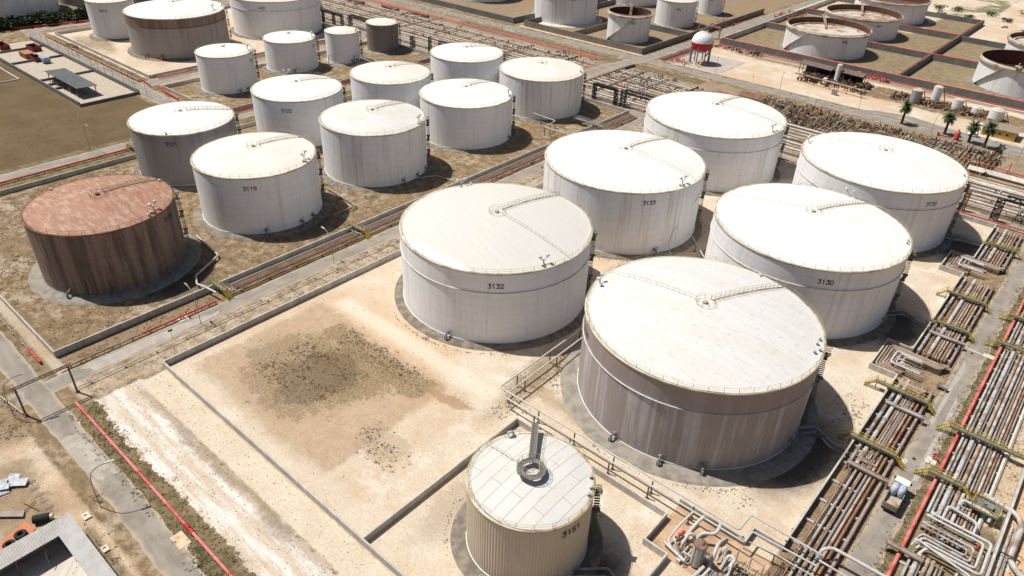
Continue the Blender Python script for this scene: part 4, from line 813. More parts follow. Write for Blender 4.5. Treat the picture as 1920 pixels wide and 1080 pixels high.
raised('second dark pipe bend in the shade right of tank 3151', [(-36.6,60.8,.9),(-32.5,64.6,.9),(-28,63,.9)], .14, GREYP, posts=())
for lb, x, y, rz in (('dark steel stair over the pipes beside the mauve streaked tank', -24.5, 112.6, .3), ('dark steel stair over the pipes beside tank 3130', -24.8, 168.0, .3)):
    t = empty('access_stair', (x, y, 0), lb, 'stair', 'small access stairs'); s = MB()
    for i in range(8): s.cb(x-2+i*.28, y, .2+i*.24, .26, .9, .05)
    s.box(x+.2, x+2.6, y-.5, y+.5, 2.05, 2.15); build('treads', s, STEEL, t); s = MB()
    for sg in (-.5,.5): s.beam((x-2.1,y+sg,1.1),(x+.2,y+sg,3.1),.06); s.rail((x+.2,y+sg,2.1),(x+2.6,y+sg,2.1),1.0,.04,.8); s.box(x+2.4,x+2.5,y+sg-.05,y+sg+.05,0,2.1); s.box(x+.2,x+.3,y+sg-.05,y+sg+.05,0,2.1)
    build('handrail', s, YEL, t)
# main road pipe trench (rusty pipes beside the shaded wall)
for i, (x, r, m, cn) in enumerate([(-149.7,.12,PIPEW,'thin white'),(-149.2,.16,BROWN,'brown'),(-148.7,.2,RUSTP,'rusty'),(-148.2,.16,TANP,'tan'),(-147.7,.16,RUSTP,'dark rusty'),(-147.2,.2,BROWN,'dark brown'),(-146.3,.14,RUSTP,'narrow rusty'),(-145.6,.24,TANP,'wide tan')]):
    y0 = 66+ (i%3)*.6
    pipe('%s pipe in the trench along the main road, %s from the wall' % (cn, ORD[i]), [(x,y0,.65),(x,150,.65),(x,249,.65)], r, m, 'rusty pipes in the trench beside the main road', 12)
rep('pipe_sleeper', MB().box(-150.2,-145.2,-.15,.15,0,.42), RUSTY, 'rusty sleeper under the trench pipes along the main road', 'sleeper', 'sleepers of the main road trench', [(0,y,0) for y in range(70,246,8)])
crossover('yellow walkway bridge over the trench near the rust brown tank', -151.8, -146.2, 66.2, 1.9, 1.2)
crossover('yellow walkway bridge over the trench near tank 3119', -152.2, -146.2, 109, 1.9, 1.4)
crossover('long grey walkway bridge over the trench near the lattice bridge', -160, -146.4, 226, 2.2, 1.6, STEEL, STEEL)
thicket('valve_cluster', 'small dark valves beside the trench walkway near tank 3119', -151, -147, 106.5, 108.2, 14, [PIPEW, STEEL, RUSTY], 1.6)
thicket('valve_cluster', 'valves beside the trench near the yellow walkway at the rust brown tank', -150.6, -147, 67.2, 69, 10, [PIPEW, STEEL, RUSTY], 1.4)
thicket('valve_cluster', 'white valve manifold beyond the trench near the plain white tank', -156, -148, 205, 214, 30, [PIPEW, RUSTP, TANP], 2.0)
pipe('dark brown pipe along the main road ending at the gate', [(-145.3,27.5,.7),(-145.3,45,.7)], .2, MAUVE, 'long pipe of the main road', 9, feet=5)
pipe('bright red pipe stretch along the main road', [(-145.3,45,.7),(-145.3,63,.7)], .22, RED, 'long pipe of the main road', 6, feet=4)
pipe('grey guard pipe along the right side of the main road', [(-137.2,27,.55),(-137.4,110,.55),(-137.4,236,.55)], .11, GREYL, None, 0, feet=7)
rep('pipe_spur', MB().tube([(-137.2,0,.35),(-132,0,.35)], .08, 6), GREYL, 'thin grey pipe lying between guard pipe and compound wall', 'pipe', 'thin cross pipes beside the compound wall', [(0,y,0) for y in (79,87,95,103,111)])
pipe('thin bare pipe beside the road at the left edge', [(-200,25.8,.6),(-158,25.9,.6)], .16, MAUVE, None, 8, feet=6)
pipe('short bright red pipe stub beside the road at the left edge', [(-158,25.9,.6),(-150.8,25.9,.6)], .26, RED, None, 3, feet=3)
t = empty('hydrant', (-145.0, 55.5, 0), 'red valve tee on the red pipe beside a concrete pad on the main road', 'hydrant'); h = MB(); h.tube([(-145.3,55.5,.7),(-145.3,55.5,1.5)], .16, 8); h.tube([(-145.3,55.5,1.1),(-144.3,55.5,1.1)], .14, 8); h.tube([(-146.2,54.6,.7),(-144.6,54.6,.7)], .12, 8); build('hydrant_body', h, RED, t)
# south long faded red pipe
t = pipe('long faded red pipe with bands running to the bottom edge', [(-132.6,25.7,.7),(-110,25.6,.7),(-40,25.2,.7)], .27, PINK, None, 5, feet=5.5)
t = empty('valve', (-88.4,25.5,0), 'dark red ribbed valve on the long faded red pipe', 'valve'); h = MB()
for i in range(6): h.tube([(-89.6+i*.42,25.5,.7),(-89.4+i*.42,25.5,.7)], .42, 12)
h.tube([(-89.7,25.5,.7),(-87.2,25.5,.7)], .33, 10); h.tube([(-88.4,25.5,.7),(-88.4,25.5,1.5)], .12, 8); build('valve_body', h, RED, t)
pipe('thin white pipe at the left edge beside the gate', [(-160,14.5,.5),(-137,17.6,.5)], .13, GREYL, None, 0, feet=5)
# pipe gate over the road
t = empty('pipe_gate', (-136.5,22.8,0), 'dark steel pipe gantry spanning the road beside tank 3118', 'gantry')
for x, y in ((-136.4,17.9),(-136.5,27.4)):
    l = MB(); l.box(x-.16,x+.16,y-.16,y+.16,0,6.9); l.box(x-.4,x+.4,y-.4,y+.4,0,.2); build('post', l, RAILD, t)
l = MB()
for dx in (-.35,.35): l.tube([(-136.4+dx,17.2,6.9),(-136.4+dx,28.2,6.9)], .13, 8)
l.box(-136.9,-135.9,17.7,17.95,6.5,6.75); l.box(-136.9,-135.9,27.2,27.5,6.5,6.75)
for i in range(9): l.beam((-136.75,18+i*1.05,6.75),(-136.05,18.6+i*1.05,6.75),.06)
build('crossbeam', l, RAILD, t)
# ------------------------------------------------------------------ street lamps, poles, signs
LAMPM = mat('lamp_metal', (.3, .29, .27), .5, amt=.15)
def lamp_mb(h=9.0):
    p = MB(); p.tube([(0,0,0),(0,0,h*.62),(.4,0,h*.88),(1.6,0,h*.99),(3.0,0,h*1.02)], .085, 6, 2.2); return p
L0 = empty('street_lamp', (-104,19.1-1.2,0), 'tall curved street lamp on the bottom left road', 'street lamp', 'curved street lamps')
build('pole', (lambda m: (setattr(m, 'v', [(x-104, y+17.9, z) for x, y, z in m.v]), m)[1])(lamp_mb()), LAMPM, L0)
hd = MB(); hd.obox((-104+3.6, 17.9, 9.2), Vector((1,0,0)), Vector((0,1,0)), Vector((0,0,1)), .75, .18, .08); build('lamp_head', hd, GREYL, L0)
L0.rotation_euler = (0,0,radians(70))
for x, y, rz, lb in ((-137.4,16.2,radians(78),'curved street lamp behind the dark pipe gantry'),(-140.2,56.2,radians(175),'street lamp beside the bright red pipe'),(-140.5,94,radians(175),'street lamp on the main road near tank 3119'),(-120,329.5,radians(-60),'street lamp left of the rusty cabin'),(-153,330,radians(-60),'street lamp beside the sphere yard'),(-84,329.5,radians(-60),'street lamp before the roundabout'),(-52,318.5,radians(60),'street lamp between the first and second palm'),(-262,82.6,radians(0),'street lamp in the brown field'),(-20,310,radians(80),'street lamp at the right edge junction')):
    copy_tree(L0, (x, y, 0), rz, lb)
pm = MB(); pm.tube([(0,0,0),(0,0,6.5)], .07, 6)
rep('utility_post', pm, LAMPM, 'thin post beside the basin road', 'post', 'thin posts along the basin road', [(x,122.2,0) for x in (-409,-401.5,-389,-377,-372.6,-366,-353.4,-346,-339.7,-332,-322,-312,-301.9)])
sg = MB(); sg.tube([(0,0,0),(0,0,2.6)], .05, 6); 
S0 = empty('road_sign', (-139.3,48.9,0), 'small black road sign beside the main road', 'road sign', 'small road signs'); q = MB(); q.tube([(-139.3,48.9,0),(-139.3,48.9,2.6)], .05, 6); build('post', q, LAMPM, S0); q = MB(); q.box(-139.36,-139.3,48.4,49.4,2.3,2.75); build('sign_plate', q, DARK, S0)
for x, y, lb in ((-137.8,178,'small black road sign near tank 3133 on the main road'),(-99,318.6,'small sign beside the valve manifold and far road'),(-92,318.4,'second small sign beside the manifold and far road'),(-135,333,'small sign standing in the sandy yard'),(-137.5,247.5,'small sign at the end of the main road')): copy_tree(S0, (x,y,0), 0, lb)
# far road fence posts
rep('fence_post', MB().box(-.08,.08,-.08,.08,0,1.4), LAMPM, 'small fence post along the far road', 'post', 'fence posts of the far road', [(x,319.3,0) for x in range(-372,-250,5)])
# ------------------------------------------------------------------ bottom left yard
def corr(name, c1, c2, ax):
    k = NT(name); g_ = k.N('NewGeometry'); p_ = k.sep(g_.outputs['Position']); s_ = k.math('SINE', k.math('MULTIPLY', p_[ax], 2*pi/.33))
    n_ = k.noise(g_.outputs['Position'], .7, 4, .6); c = k.mix(k.mr(n_, .35, .7), c1, c2); c = k.mix(k.mr(s_, -.2, -.9, 0, .45), c, mul(c1, .45))
    k.I(k.b.inputs['Base Color'], c); k.b.inputs['Roughness'].default_value = .55; k.bump(s_, .05, .8); return k.m
CX_, CY_ = corr('corrugated_sheet_a', (.5,.49,.47), (.42,.4,.38), 0), corr('corrugated_sheet_b', (.52,.5,.48), (.42,.39,.36), 1)
t = empty('open_shed', (-92,4,0), 'L shaped shed with grey corrugated roof, open on its inner side', 'shed')
m1 = MB()
def slab(mb, pts, th=.12):
    b = len(mb.v); n = len(pts); mb.v += [tuple(p) for p in pts]+[(p[0],p[1],p[2]-th) for p in pts]; mb.face([b+i for i in range(n)]); mb.face([b+n+i for i in range(n-1,-1,-1)])
    for i in range(n): mb.face([b+i, b+n+i, b+n+(i+1)%n, b+(i+1)%n])
slab(m1, [(-102.2,13.2,4.3),(-99.2,10.4,3.7),(-70,10.4,3.7),(-70,13.2,4.3)][::-1]); build('long_roof_sheet', m1, CX_, t)
m1 = MB(); slab(m1, [(-102.2,13.2,4.3),(-102.2,-25,4.3),(-99.2,-25,3.7),(-99.2,10.4,3.7)][::-1]); build('side_roof_sheet', m1, CY_, t)
m1 = MB()
for y in (8, 4, 0, -5, -10): m1.box(-99.6,-99.4,y,y+.2,0,3.7)
for x in (-96,-91,-86,-80,-75): m1.box(x,x+.2,10.7,10.9,0,3.7)
m1.box(-99.55,-99.4,-20,10.5,3.3,3.6); m1.box(-99.3,-71,10.55,10.7,3.3,3.6)
for y in (8.1, 0.1): m1.beam((-99.5,y,3.4),(-97.3,y-.5,1.2),.09)
build('frame', m1, RAILD, t)
m1 = MB(); m1.box(-102,-101.8,-25,13,0,3.95); m1.box(-101.8,-71,12.8,13.0,0,3.95); build('outer_wall', m1, MAUVE, t)
fl = MB(); fl.poly([(-101.8,-24),(-71,-24),(-71,12.8),(-101.8,12.8)], .02); build('floor_slab', fl, PALE, t)
t = empty('roof_sheet', (-92,5.4,0), 'small corrugated sheet roof inside the shed yard', 'shelter'); m1 = MB(); slab(m1, [(-95,5.6,2.6),(-95,2,2.4),(-91.6,2,2.4),(-91.6,5.6,2.6)][::-1]); build('sheet', m1, CY_, t)
m1 = MB(); [m1.box(x,x+.1,y,y+.1,0,2.35) for x in (-94.8,-91.9) for y in (2.2,5.3)]; build('legs', m1, RAILD, t)
OR_ = mat('orange_tarp', (.52, .2, .1), .85, amt=.15)
t = solo('flat_container', MB().prism([(-109.0,8.1),(-106.2,8.8),(-102.6,1.0),(-105.6,0)], 0, .9), OR_, 'orange flat topped container beside the shed carrying two tyres', 'container')
def tyre(x, y, z, lb):
    mb = MB(); prof = [(.42,z),(.42,z+.12),(.36,z+.2),(.36,z+.35),(.42,z+.43),(.42,z+.55),(.8,z+.55),(.9,z+.42),(.9,z+.13),(.8,z),(.42,z)]; mb.rev2(prof, x, y, 26)
    for i in range(26):
        a = 2*pi*i/26; mb.obox((x+.9*cos(a), y+.9*sin(a), z+.275), Vector((cos(a),sin(a),0)), Vector((-sin(a),cos(a),0)), Vector((0,0,1)), .03, .06, .22)
    return solo('tyre', mb, RUBBER, lb, 'tyre', 'tyres on the orange container')
tyre(-106.4,6.7,.9,'black tyre nearer the shed corner on the orange container'); tyre(-105.6,4.8,.9,'black tyre nearer the left edge on the orange container')
solo('plank_stack', MB().box(-104.6,-104.4,3.4,4.9,.9,1.0).box(-104.3,-104.1,3.3,4.9,.9,1.0), PALE, 'two pale planks beside the tyres', 'planks')
t = empty('oil_drum_rack', (-107.8,10.4,0), 'black horizontal drum with white cap beside the shed corner', 'drum'); m1 = MB(); m1.tube([(-108.4,9.2,.85),(-107.2,11.2,.85)], .7, 14); build('drum', m1, RUBBER, t); m1 = MB(); m1.tube([(-107.15,11.3,.85),(-106.9,11.7,.85)], .45, 12); build('cap', m1, PIPEW, t)
m1 = MB(); m1.box(-108.6,-107.6,9.3,9.6,0,.3); m1.box(-107.9,-106.9,10.9,11.2,0,.3); build('cradle', m1, RUSTY, t)
for x, y, s_, lb in ((-103.6,15.4,.75,'small square white manhole surround near the shed corner'),(-94.9,14.7,.7,'small square concrete manhole beside the shed roof')):
    m1 = MB(); m1.box(x-s_,x+s_,y-s_*.7,y-s_*.35,0,.3); m1.box(x-s_,x+s_,y+s_*.35,y+s_*.7,0,.3); m1.box(x-s_,x-s_*.45,y-s_*.35,y+s_*.35,0,.3); m1.box(x+s_*.45,x+s_,y-s_*.35,y+s_*.35,0,.3); m1.poly([(x-s_*.45,y-s_*.35),(x+s_*.45,y-s_*.35),(x+s_*.45,y+s_*.35),(x-s_*.45,y+s_*.35)], .1); solo('manhole', m1, PALE, lb, 'manhole')
m1 = MB(); m1.box(-89.5,-86.2,22.6,24.6,.0,.06); solo('concrete_pad', m1, mat('sandy_pad', (.62,.46,.3), .9), 'square sandy pad beside the dark red valve', 'pad')
sheetm = mat('crumpled_sheet', (.42,.45,.47), .5, amt=.3, ns=1.5)
R_ = random.Random(5); m1 = MB()
for i in range(9):
    x, y = R_.uniform(-124,-119), R_.uniform(7.5,11); a = R_.random()*3; c_, s_ = cos(a), sin(a); w, h = R_.uniform(.6,1.5), R_.uniform(.5,1.1); z = .1+.07*i
    slab(m1, [(x+c_*w-s_*h,y+s_*w+c_*h,z+.2),(x-c_*w-s_*h,y-s_*w+c_*h,z),(x-c_*w+s_*h,y-s_*w-c_*h,z+.1),(x+c_*w+s_*h,y+s_*w-c_*h,z)], .03)
solo('scrap_heap', m1, sheetm, 'heap of crumpled grey metal sheets at the left edge', 'scrap')
m1 = MB(); [m1.beam((-118+.25*i,3,.2+.05*i),(-112+.2*i,9-.1*i,.2+.04*i),.18) for i in range(7)]; solo('beam_stack', m1, MAUVE, 'stack of long brown beams at the left edge', 'beams')
m1 = MB(); m1.tube([(-119,12,.3),(-109,12,.3)], .06, 5); [m1.beam((-118+2*i,11.3,.3),(-118+2*i,12.7,.3),.1) for i in range(5)]; solo('spare_ladder', m1, STEEL, 'thin steel frame lying by the scrap heap', 'scrap frame')
m1 = MB(); m1.beam((-114,9.5,.3),(-110.5,10.6,.3),.12); m1.beam((-113,11,.3),(-112,9,.35),.12); solo('timber', m1, RUSTY, 'crossed brown timbers beside the black drum', 'timber')
# ------------------------------------------------------------------ truck
def rb(x, y, z, dx, dy, dz, b=.0): return MB().cb(x,y,z,dx,dy,dz)
t = empty('dump_truck', (-3.35,113.6,0), 'dusty tipper truck seen from above on the east road', 'truck')
CABM = mat('cab_white', (.66,.65,.62), .4, amt=.08); BEDM = mat('truck_bed_grey', (.36,.34,.31), .7, amt=.15, ns=1, col2=(.25,.18,.13))
x0, x1, y0, y1 = -4.6, -2.1, 109.2, 114.9
b_ = MB(); b_.box(x0,x1,y0,y1,1.1,1.22); b_.box(x0,x0+.08,y0,y1,1.22,2.3); b_.box(x1-.08,x1,y0,y1,1.22,2.3); b_.box(x0+.08,x1-.08,y0,y0+.1,1.22,2.3); b_.box(x0+.08,x1-.08,y1-.1,y1,1.22,2.5)
for i in range(7): b_.box(x0-.05,x0,y0+.3+i*.85,y0+.42+i*.85,1.2,2.3); b_.box(x1,x1+.05,y0+.3+i*.85,y0+.42+i*.85,1.2,2.3)
for i in range(5): b_.box(x0+.25+i*.48,x0+.35+i*.48,y0-.05,y0,1.2,2.3)
build('cargo_bed', b_, BEDM, t)
c_ = MB(); P_ = [(115.15,.7),(115.15,2.75),(115.5,2.95),(116.5,2.95),(117.0,2.0),(117.15,1.6),(117.15,.7)]
b0 = len(c_.v); c_.v += [(x0+.05,y,z) for y,z in P_]+[(x1-.05,y,z) for y,z in P_]; n_ = len(P_); c_.face([b0+i for i in range(n_)]); c_.face([b0+n_+i for i in range(n_-1,-1,-1)])
for i in range(n_): c_.face([b0+i, b0+n_+i, b0+n_+(i+1)%n_, b0+(i+1)%n_])
cab = build('cab', c_, CABM, t)
c_ = MB(); c_.v += [(x0+.25,116.53,2.94),(x1-.25,116.53,2.94),(x1-.2,117.02,2.02),(x0+.2,117.02,2.02)]; c_.face([3,2,1,0]); build('windscreen', c_, DARK, cab)
c_ = MB(); c_.box(x0+.2,x1-.2,116.95,117.3,.5,.8); build('bumper', c_, STEEL, t)
c_ = MB(); c_.box(-3.9,-2.8,109.3,116.9,.65,.95); build('chassis', c_, DARK, t)
for y in (110.3,111.6,116.2):
    for x in (x0+.2,x1-.2):
        w = MB(); w.tube([(x-.17,y,.5),(x+.17,y,.5)], .5, 18); wo_ = build('wheel', w, RUBBER, t); h_ = MB(); h_.tube([(x-.18,y,.5),(x+.18,y,.5)], .25, 12); build('rim', h_, GREYL, wo_)
for x in (x0-.15,x1+.15): w = MB(); w.box(x-.12,x+.12,116.7,116.8,1.8,2.3); build('mirror', w, DARK, t)
BAG = mat('crumpled_bag', (.42,.46,.55), .7, amt=.2, ns=2, bump=.15)
for i, (x, y) in enumerate(((-3.95,113.7),(-2.78,113.9))):
    b_ = MB(); b_.rev2([(.05,1.3),(.5,1.25),(.62,1.7),(.64,2.4),(.55,2.9),(.35,3.1),(.03,3.15)], x, y, 18)
    b_.v = [(X+random.uniform(-.05,.05), y+(Y-y)*1.9+random.uniform(-.05,.05), Z) for X,Y,Z in b_.v]; solo('bulk_bag', b_, BAG, ['bulging blue grey bulk bag on the left side of the truck bed','bulging blue grey bulk bag on the right side of the truck bed'][i], 'bulk bag', 'bulk bags on the truck')
b_ = MB(); b_.rev2([(1.05,1.23),(.8,1.6),(.4,1.75),(.03,1.8)], -3.2, 110.6, 16); solo('sand_pile', b_, mat('sand_load',(.4,.3,.2),.95), 'small heap of brown sand in the truck bed', 'sand pile')
# road pads, stop line, drains
m1 = MB(); m1.box(-4.7,-.6,172.6,173.0,.012,.03); solo('stop_line', m1, PALE, 'pale line across the east road', 'road marking')
for x, y, w, h, lb in ((-.4,173,2.2,1.6,'pale concrete pad beside the stop line'),(-1.0,128.3,1.8,1.9,'pale concrete pad with a red hydrant beside the truck'),(-4.8,124.6,.9,1.4,'small pale pad on the left road edge'),(-145.2,54.4,2.0,2.2,'pale pad on the main road at the bright red pipe')):
    m1 = MB(); m1.box(x-w/2,x+w/2,y-h/2,y+h/2,0,.07); solo('concrete_pad', m1, PALE, lb, 'pad')
t = empty('hydrant', (-.4,128.6,0), 'bright red branched hydrant on the pad beside the truck', 'hydrant'); h = MB(); h.tube([(1.0,128,.9),(.2,128.4,1.0),(-.9,129,1.0)], .13, 8); h.tube([(-.9,129,0),(-.9,129,1.6)], .14, 8); h.tube([(-.3,128.7,1.0),(-.3,128.7,1.7)], .09, 8); h.tube([(-1.3,128.7,1.3),(-.5,129.3,1.3)], .12, 8); build('hydrant_body', h, RED, t)
m1 = MB(); m1.rev2([(.28,.0),(.28,.06),(.1,.7),(.03,.78)], 10.6, 112.2, 12); solo('traffic_cone', m1, RED, 'bright red marker cone beside the pipe loops', 'cone')
m1 = MB(); m1.box(-3.8,-3.3,171.2,171.9,.012,.03); solo('drain_cover', m1, DARK, 'dark square drain beside the stop line', 'drain cover'); m1 = MB(); m1.box(-3.9,-3.3,126.2,126.9,.012,.03); solo('drain_cover', m1, DARK, 'dark square drain ahead of the truck', 'drain cover')
# right edge big pipes
pipe('wide grey pipe curving down the orange sand at the right edge', [(8.5,124.5,1.2),(13.8,123.4,1.4),(15.2,121.5,1.2),(15.0,112,1.0),(17.5,109.5,1.0),(24,109,1.0)], .48, GREYL, None, 5)
pipe('thin grey pipe beside the wide pipe at the right edge', [(14.0,121,1.0),(13.9,105,1.0),(17,98,1.0)], .14, GREYL, None, 6); pipe('second thin grey pipe beside the wide pipe at the right edge', [(14.5,121,1.0),(14.4,105,1.2),(17.8,98,1.0)], .14, GREYP, None, 6)
m1 = MB(); m1.box(13.2,15.6,110.4,116,0,.06); solo('concrete_pad', m1, PALE, 'concrete pad under the wide pipe at the right edge', 'pad')
m1 = MB(); [m1.box(x,x+.12,111.9,112.1,0,1.9) for x in (13.4,16.2)]; m1.box(13.4,16.3,111.9,112.1,1.8,1.95); solo('pipe_stand', m1, DARK, 'dark steel frame over the wide pipe at the right edge', 'stand')
# end box near loops
m1 = MB(); m1.box(9.0,9.3,98,103.4,0,1.5); m1.box(9.3,12.6,103.1,103.4,0,1.497); solo('concrete_box', m1, CONC, 'corner of a concrete box at the bottom edge beside the loops', 'concrete box')
# ------------------------------------------------------------------ pump station
m1 = MB(); m1.poly([(-31.4,74.7),(-14,74.7),(-14,85.7),(-31.4,85.7)], .01); struct('pump_pit_floor', m1, mat('pit_floor', (.48,.33,.21), .9, amt=.15, ns=.4, col2=(.3,.2,.13)))
t = empty('pressure_vessel', (-23.2,76.9,0), 'upright grey vessel with a tan domed cap in the pump pit', 'vessel')
m1 = MB(); m1.rev([(1.05,.4),(1.05,4.9)], -23.2, 76.9, 24); build('vessel_body', m1, mat('lagged_vessel', (.45,.45,.45), .6, amt=.1, ns=1), t)
m1 = MB(); m1.rev2([(1.12,4.9),(1.15,5.05),(.9,5.35),(.45,5.45),(.42,5.8),(.03,5.82)], -23.2, 76.9, 24); build('domed_cap', m1, TANP, t)
m1 = MB(); [m1.box(-23.2+dx-.08,-23.2+dx+.08,76.9+dy-.08,76.9+dy+.08,0,.5) for dx in (-.7,.7) for dy in (-.7,.7)]; build('legs', m1, DARK, t)
m1 = MB(); [m1.tube([(-23.2+1.1*cos(a),76.9+1.1*sin(a),.4),(-23.2+1.1*cos(a),76.9+1.1*sin(a),5)], .05, 5) for a in (-1.9,-.6)]; build('drain_lines', m1, RUSTY, t)
for lb, pts, r in (('white pipe dropping from the raised pipe into the pump pit, leftmost', [(-27.9,83.7,2.9),(-28.4,80,2.4),(-28.7,77.2,1.0),(-27.6,76.4,.9)], .2),
  ('thick white pipe dropping straight from the raised pipe', [(-26.0,83.9,3.0),(-26.3,82,2.9),(-26.8,79.6,1.2)], .32),
  ('white U bend next to the red valves', [(-27.6,78.6,1.0),(-28.2,77.8,2.0),(-27.4,77,1.9),(-26.6,77,.8)], .2),
  ('white bend in front of the tan capped vessel', [(-25.2,79.6,.8),(-25.4,79.6,2.8),(-26.2,79.2,3.0),(-26.4,77.6,1.6)], .28),
  ('fat white bend joining the raised pipe to the vessel', [(-23.2,84.4,3.0),(-22.9,82.4,2.5),(-24.8,81.2,2.4),(-25.2,80.6,1.0)], .3),
  ('tall white pipe right of the tan capped vessel', [(-21.4,82.6,2.4),(-21.6,80.4,3.4),(-21.2,78.4,3.4),(-21.0,76.8,.8)], .3),
  ('white pipe forming an inverted V', [(-20.9,79.2,.8),(-20.4,81,3.2),(-19.9,79.6,.8)], .22),
  ('white hairpin bend beside the grey engine', [(-19.6,78.2,.8),(-19.4,79.8,3.0),(-18.2,79.8,3.0),(-18.5,77.8,2.2)], .28),
  ('long white pipe leaving the pit at the bottom, left', [(-21.5,75.8,2.0),(-22,72,2.0),(-22.5,62,2.0)], .3), ('long white pipe leaving the pit at the bottom, right', [(-20.6,76,2.2),(-20.9,72,2.2),(-21.2,62,2.2)], .26),
  ('pale horizontal header along the pit floor', [(-29,76.6,.8),(-24.6,75.6,.8)], .28), ('slim white pipe standing beside the grating', [(-18.0,78.4,.3),(-18.1,78.2,3.4),(-17.2,73,2.8)], .15)):
    pipe(lb, pts, r, PIPEW, 'white pipes of the pump pit', 2.5)
for i, (x, y, z, r) in enumerate(((-27.4,79.9,1.6,.34),(-27.6,79.0,1.7,.38))):
    t = empty('valve', (x,y,0), ['round red valve head in the pump pit, nearer the wall','larger round red valve head in the pump pit'][i], 'valve', 'red valve heads'); m1 = MB(); m1.sphere((x,y,z), r, 12, 8); build('valve_head', m1, RED, t); m1 = MB(); m1.cyl((x,y,0),(x,y,z),.12,8); m1.tube([(x-.5,y,.7),(x+.5,y,.7)],.16,8); build('valve_stem', m1, STEEL, t)
t = empty('engine', (-19.2,75.2,0), 'grey boxy engine strapped with dark bands at the bottom edge', 'engine'); m1 = MB(); m1.box(-20.4,-18.0,74.6,76.4,.4,1.9); m1.tube([(-18,75.5,1.2),(-16.8,75.5,1.2)],.5,14); build('engine_block', m1, STEEL, t); m1 = MB(); [m1.box(x,x+.08,74.55,76.45,.35,1.95) for x in (-20,-19.3,-18.6)]; m1.box(-20.6,-16.6,74.7,74.9,.1,.4); m1.box(-20.6,-16.6,76.1,76.3,.1,.4); build('frame_bands', m1, DARK, t)
thicket('pump_pipework', 'dense rusty pipes and hoses around the tan capped vessel', -26.4, -22, 74.9, 79.4, 40, [RUSTY, YEL, PIPEW, STEEL], 2.2)
thicket('pump_pipework', 'dense dark pumps and pipes right of the grey engine', -18.5, -14.6, 70, 80.5, 70, [DARK, STEEL, TANP, PIPEW], 2.0, rr=(.06,.13))
t = empty('pipe_rack', (-16.6,79,0), 'dark lattice frame of thin beams over the pumps', 'frame'); m1 = MB()
for y in (72,74,76,78,80,82): m1.beam((-18.6,y,2.6),(-14.3,y,2.6),.09)
for x in (-18.6,-16.4,-14.3): m1.beam((x,70,2.6),(x,82.4,2.6),.09); [m1.box(x-.06,x+.06,y-.06,y+.06,0,2.6) for y in (71,77,82)]
build('frame', m1, STEEL, t)
# ------------------------------------------------------------------ north pipe band
R_ = random.Random(11)
NB = [(257.4,.22,GREYL),(258.3,.3,TANP),(259.3,.3,GREYL),(261.6,.45,PALE),(263.2,.2,BROWN),(264.0,.3,TANP),(265.0,.3,GREYL),(267.0,.28,TANP),(268.0,.35,PALE),(269.6,.22,BROWN),(271.5,.4,TANP),(272.7,.28,GREYL),(275.0,.3,PALE),(276.2,.22,BROWN),(278.6,.42,GREYL),(280.0,.28,TANP),(282.4,.36,PALE),(284.5,.22,RUSTP),(286.5,.34,TANP),(289.5,.3,PALE),(292,.36,GREYL),(295,.24,BROWN),(298,.34,PALE),(300.4,.26,GREYL)]
MN = {GREYL:'grey', TANP:'tan', PALE:'pale', BROWN:'brown', RUSTP:'rusty'}
def xpipe(y, x0, x1, r, m, lb, grp, z=.9): pipe(lb, [(x0,y,z),(x1,y,z)], r, m, grp, 22, n=8)
for i, (y, r, m) in enumerate(NB):
    xpipe(y, -460+R_.uniform(-20,20), -202, r, m, '%s pipe in the left part of the north pipe field, row %d from the tanks' % (MN[m], i+1), 'pipes of the north field, left part')
    if y < 302: xpipe(y, -187, (-128 if y > 286 else 2), r, m, '%s pipe in the right part of the north pipe field, row %d from the tanks' % (MN[m], i+1), 'pipes of the north field, right part')
for i, (y, r) in enumerate(((307.2,.22),(308.4,.22),(309.6,.2))): pipe('red pipe along the far road, %s from the pipe field' % ORD[i], [(-420,y,.8),(-205,y,.8)], r*.75, PINK, 'red pipes by the far road', 25, n=8)
for x in (-196.2,-183): pass
rep('pipe_sleeper', MB().box(-.25,.25,257,301.5,0,.55), SLP, 'long concrete sleeper under the north pipe field', 'sleeper', 'sleepers of the north field', [(x,0,0) for x in list(range(-440,-202,16))+list(range(-184,-128,12))])
# crossing runs in y
for i, (x, y0, y1, z, r, m) in enumerate([(-352,262,300,1.7,.3,PALE),(-318,270,306,1.7,.3,GREYL),(-268,262,296,1.8,.35,PALE),(-243,258,300,1.7,.3,TANP),(-222,256,296,1.7,.3,STEEL),(-214,257,300,1.7,.3,DARK),(-176,262,304,1.7,.35,TANP),(-162,258,300,2.0,.35,GREYL),(-146,262,300,1.8,.35,DARK),(-143.5,262,300,1.8,.3,MAUVE),(-134,258,286,1.8,.35,GREYL)]):
    pipe('raised crossing pipe over the north pipe field, %s from the left' % ORD[i], [(x,y0,.9),(x,y0,z),(x,y1,z),(x,y1,.9)], r, m, 'crossing pipes of the north field', 9, n=8)
for i, (x, y) in enumerate(((-386,297),(-358,301),(-334,303))):
    m1 = MB(); m1.tube([(x-7,y,1.4),(x+7,y,1.4)], 1.1, 14); m1.sphere((x-7,y,1.4),1.1,12,8); m1.sphere((x+7,y,1.4),1.1,12,8); m1.box(x-5,x-4.4,y-.9,y+.9,0,.7); m1.box(x+4.4,x+5,y-.9,y+.9,0,.7); solo('horizontal_vessel', m1, RUSTY, 'dark horizontal vessel in the north pipe field, %s from the left' % ORD[i], 'vessel', 'dark vessels of the north field')
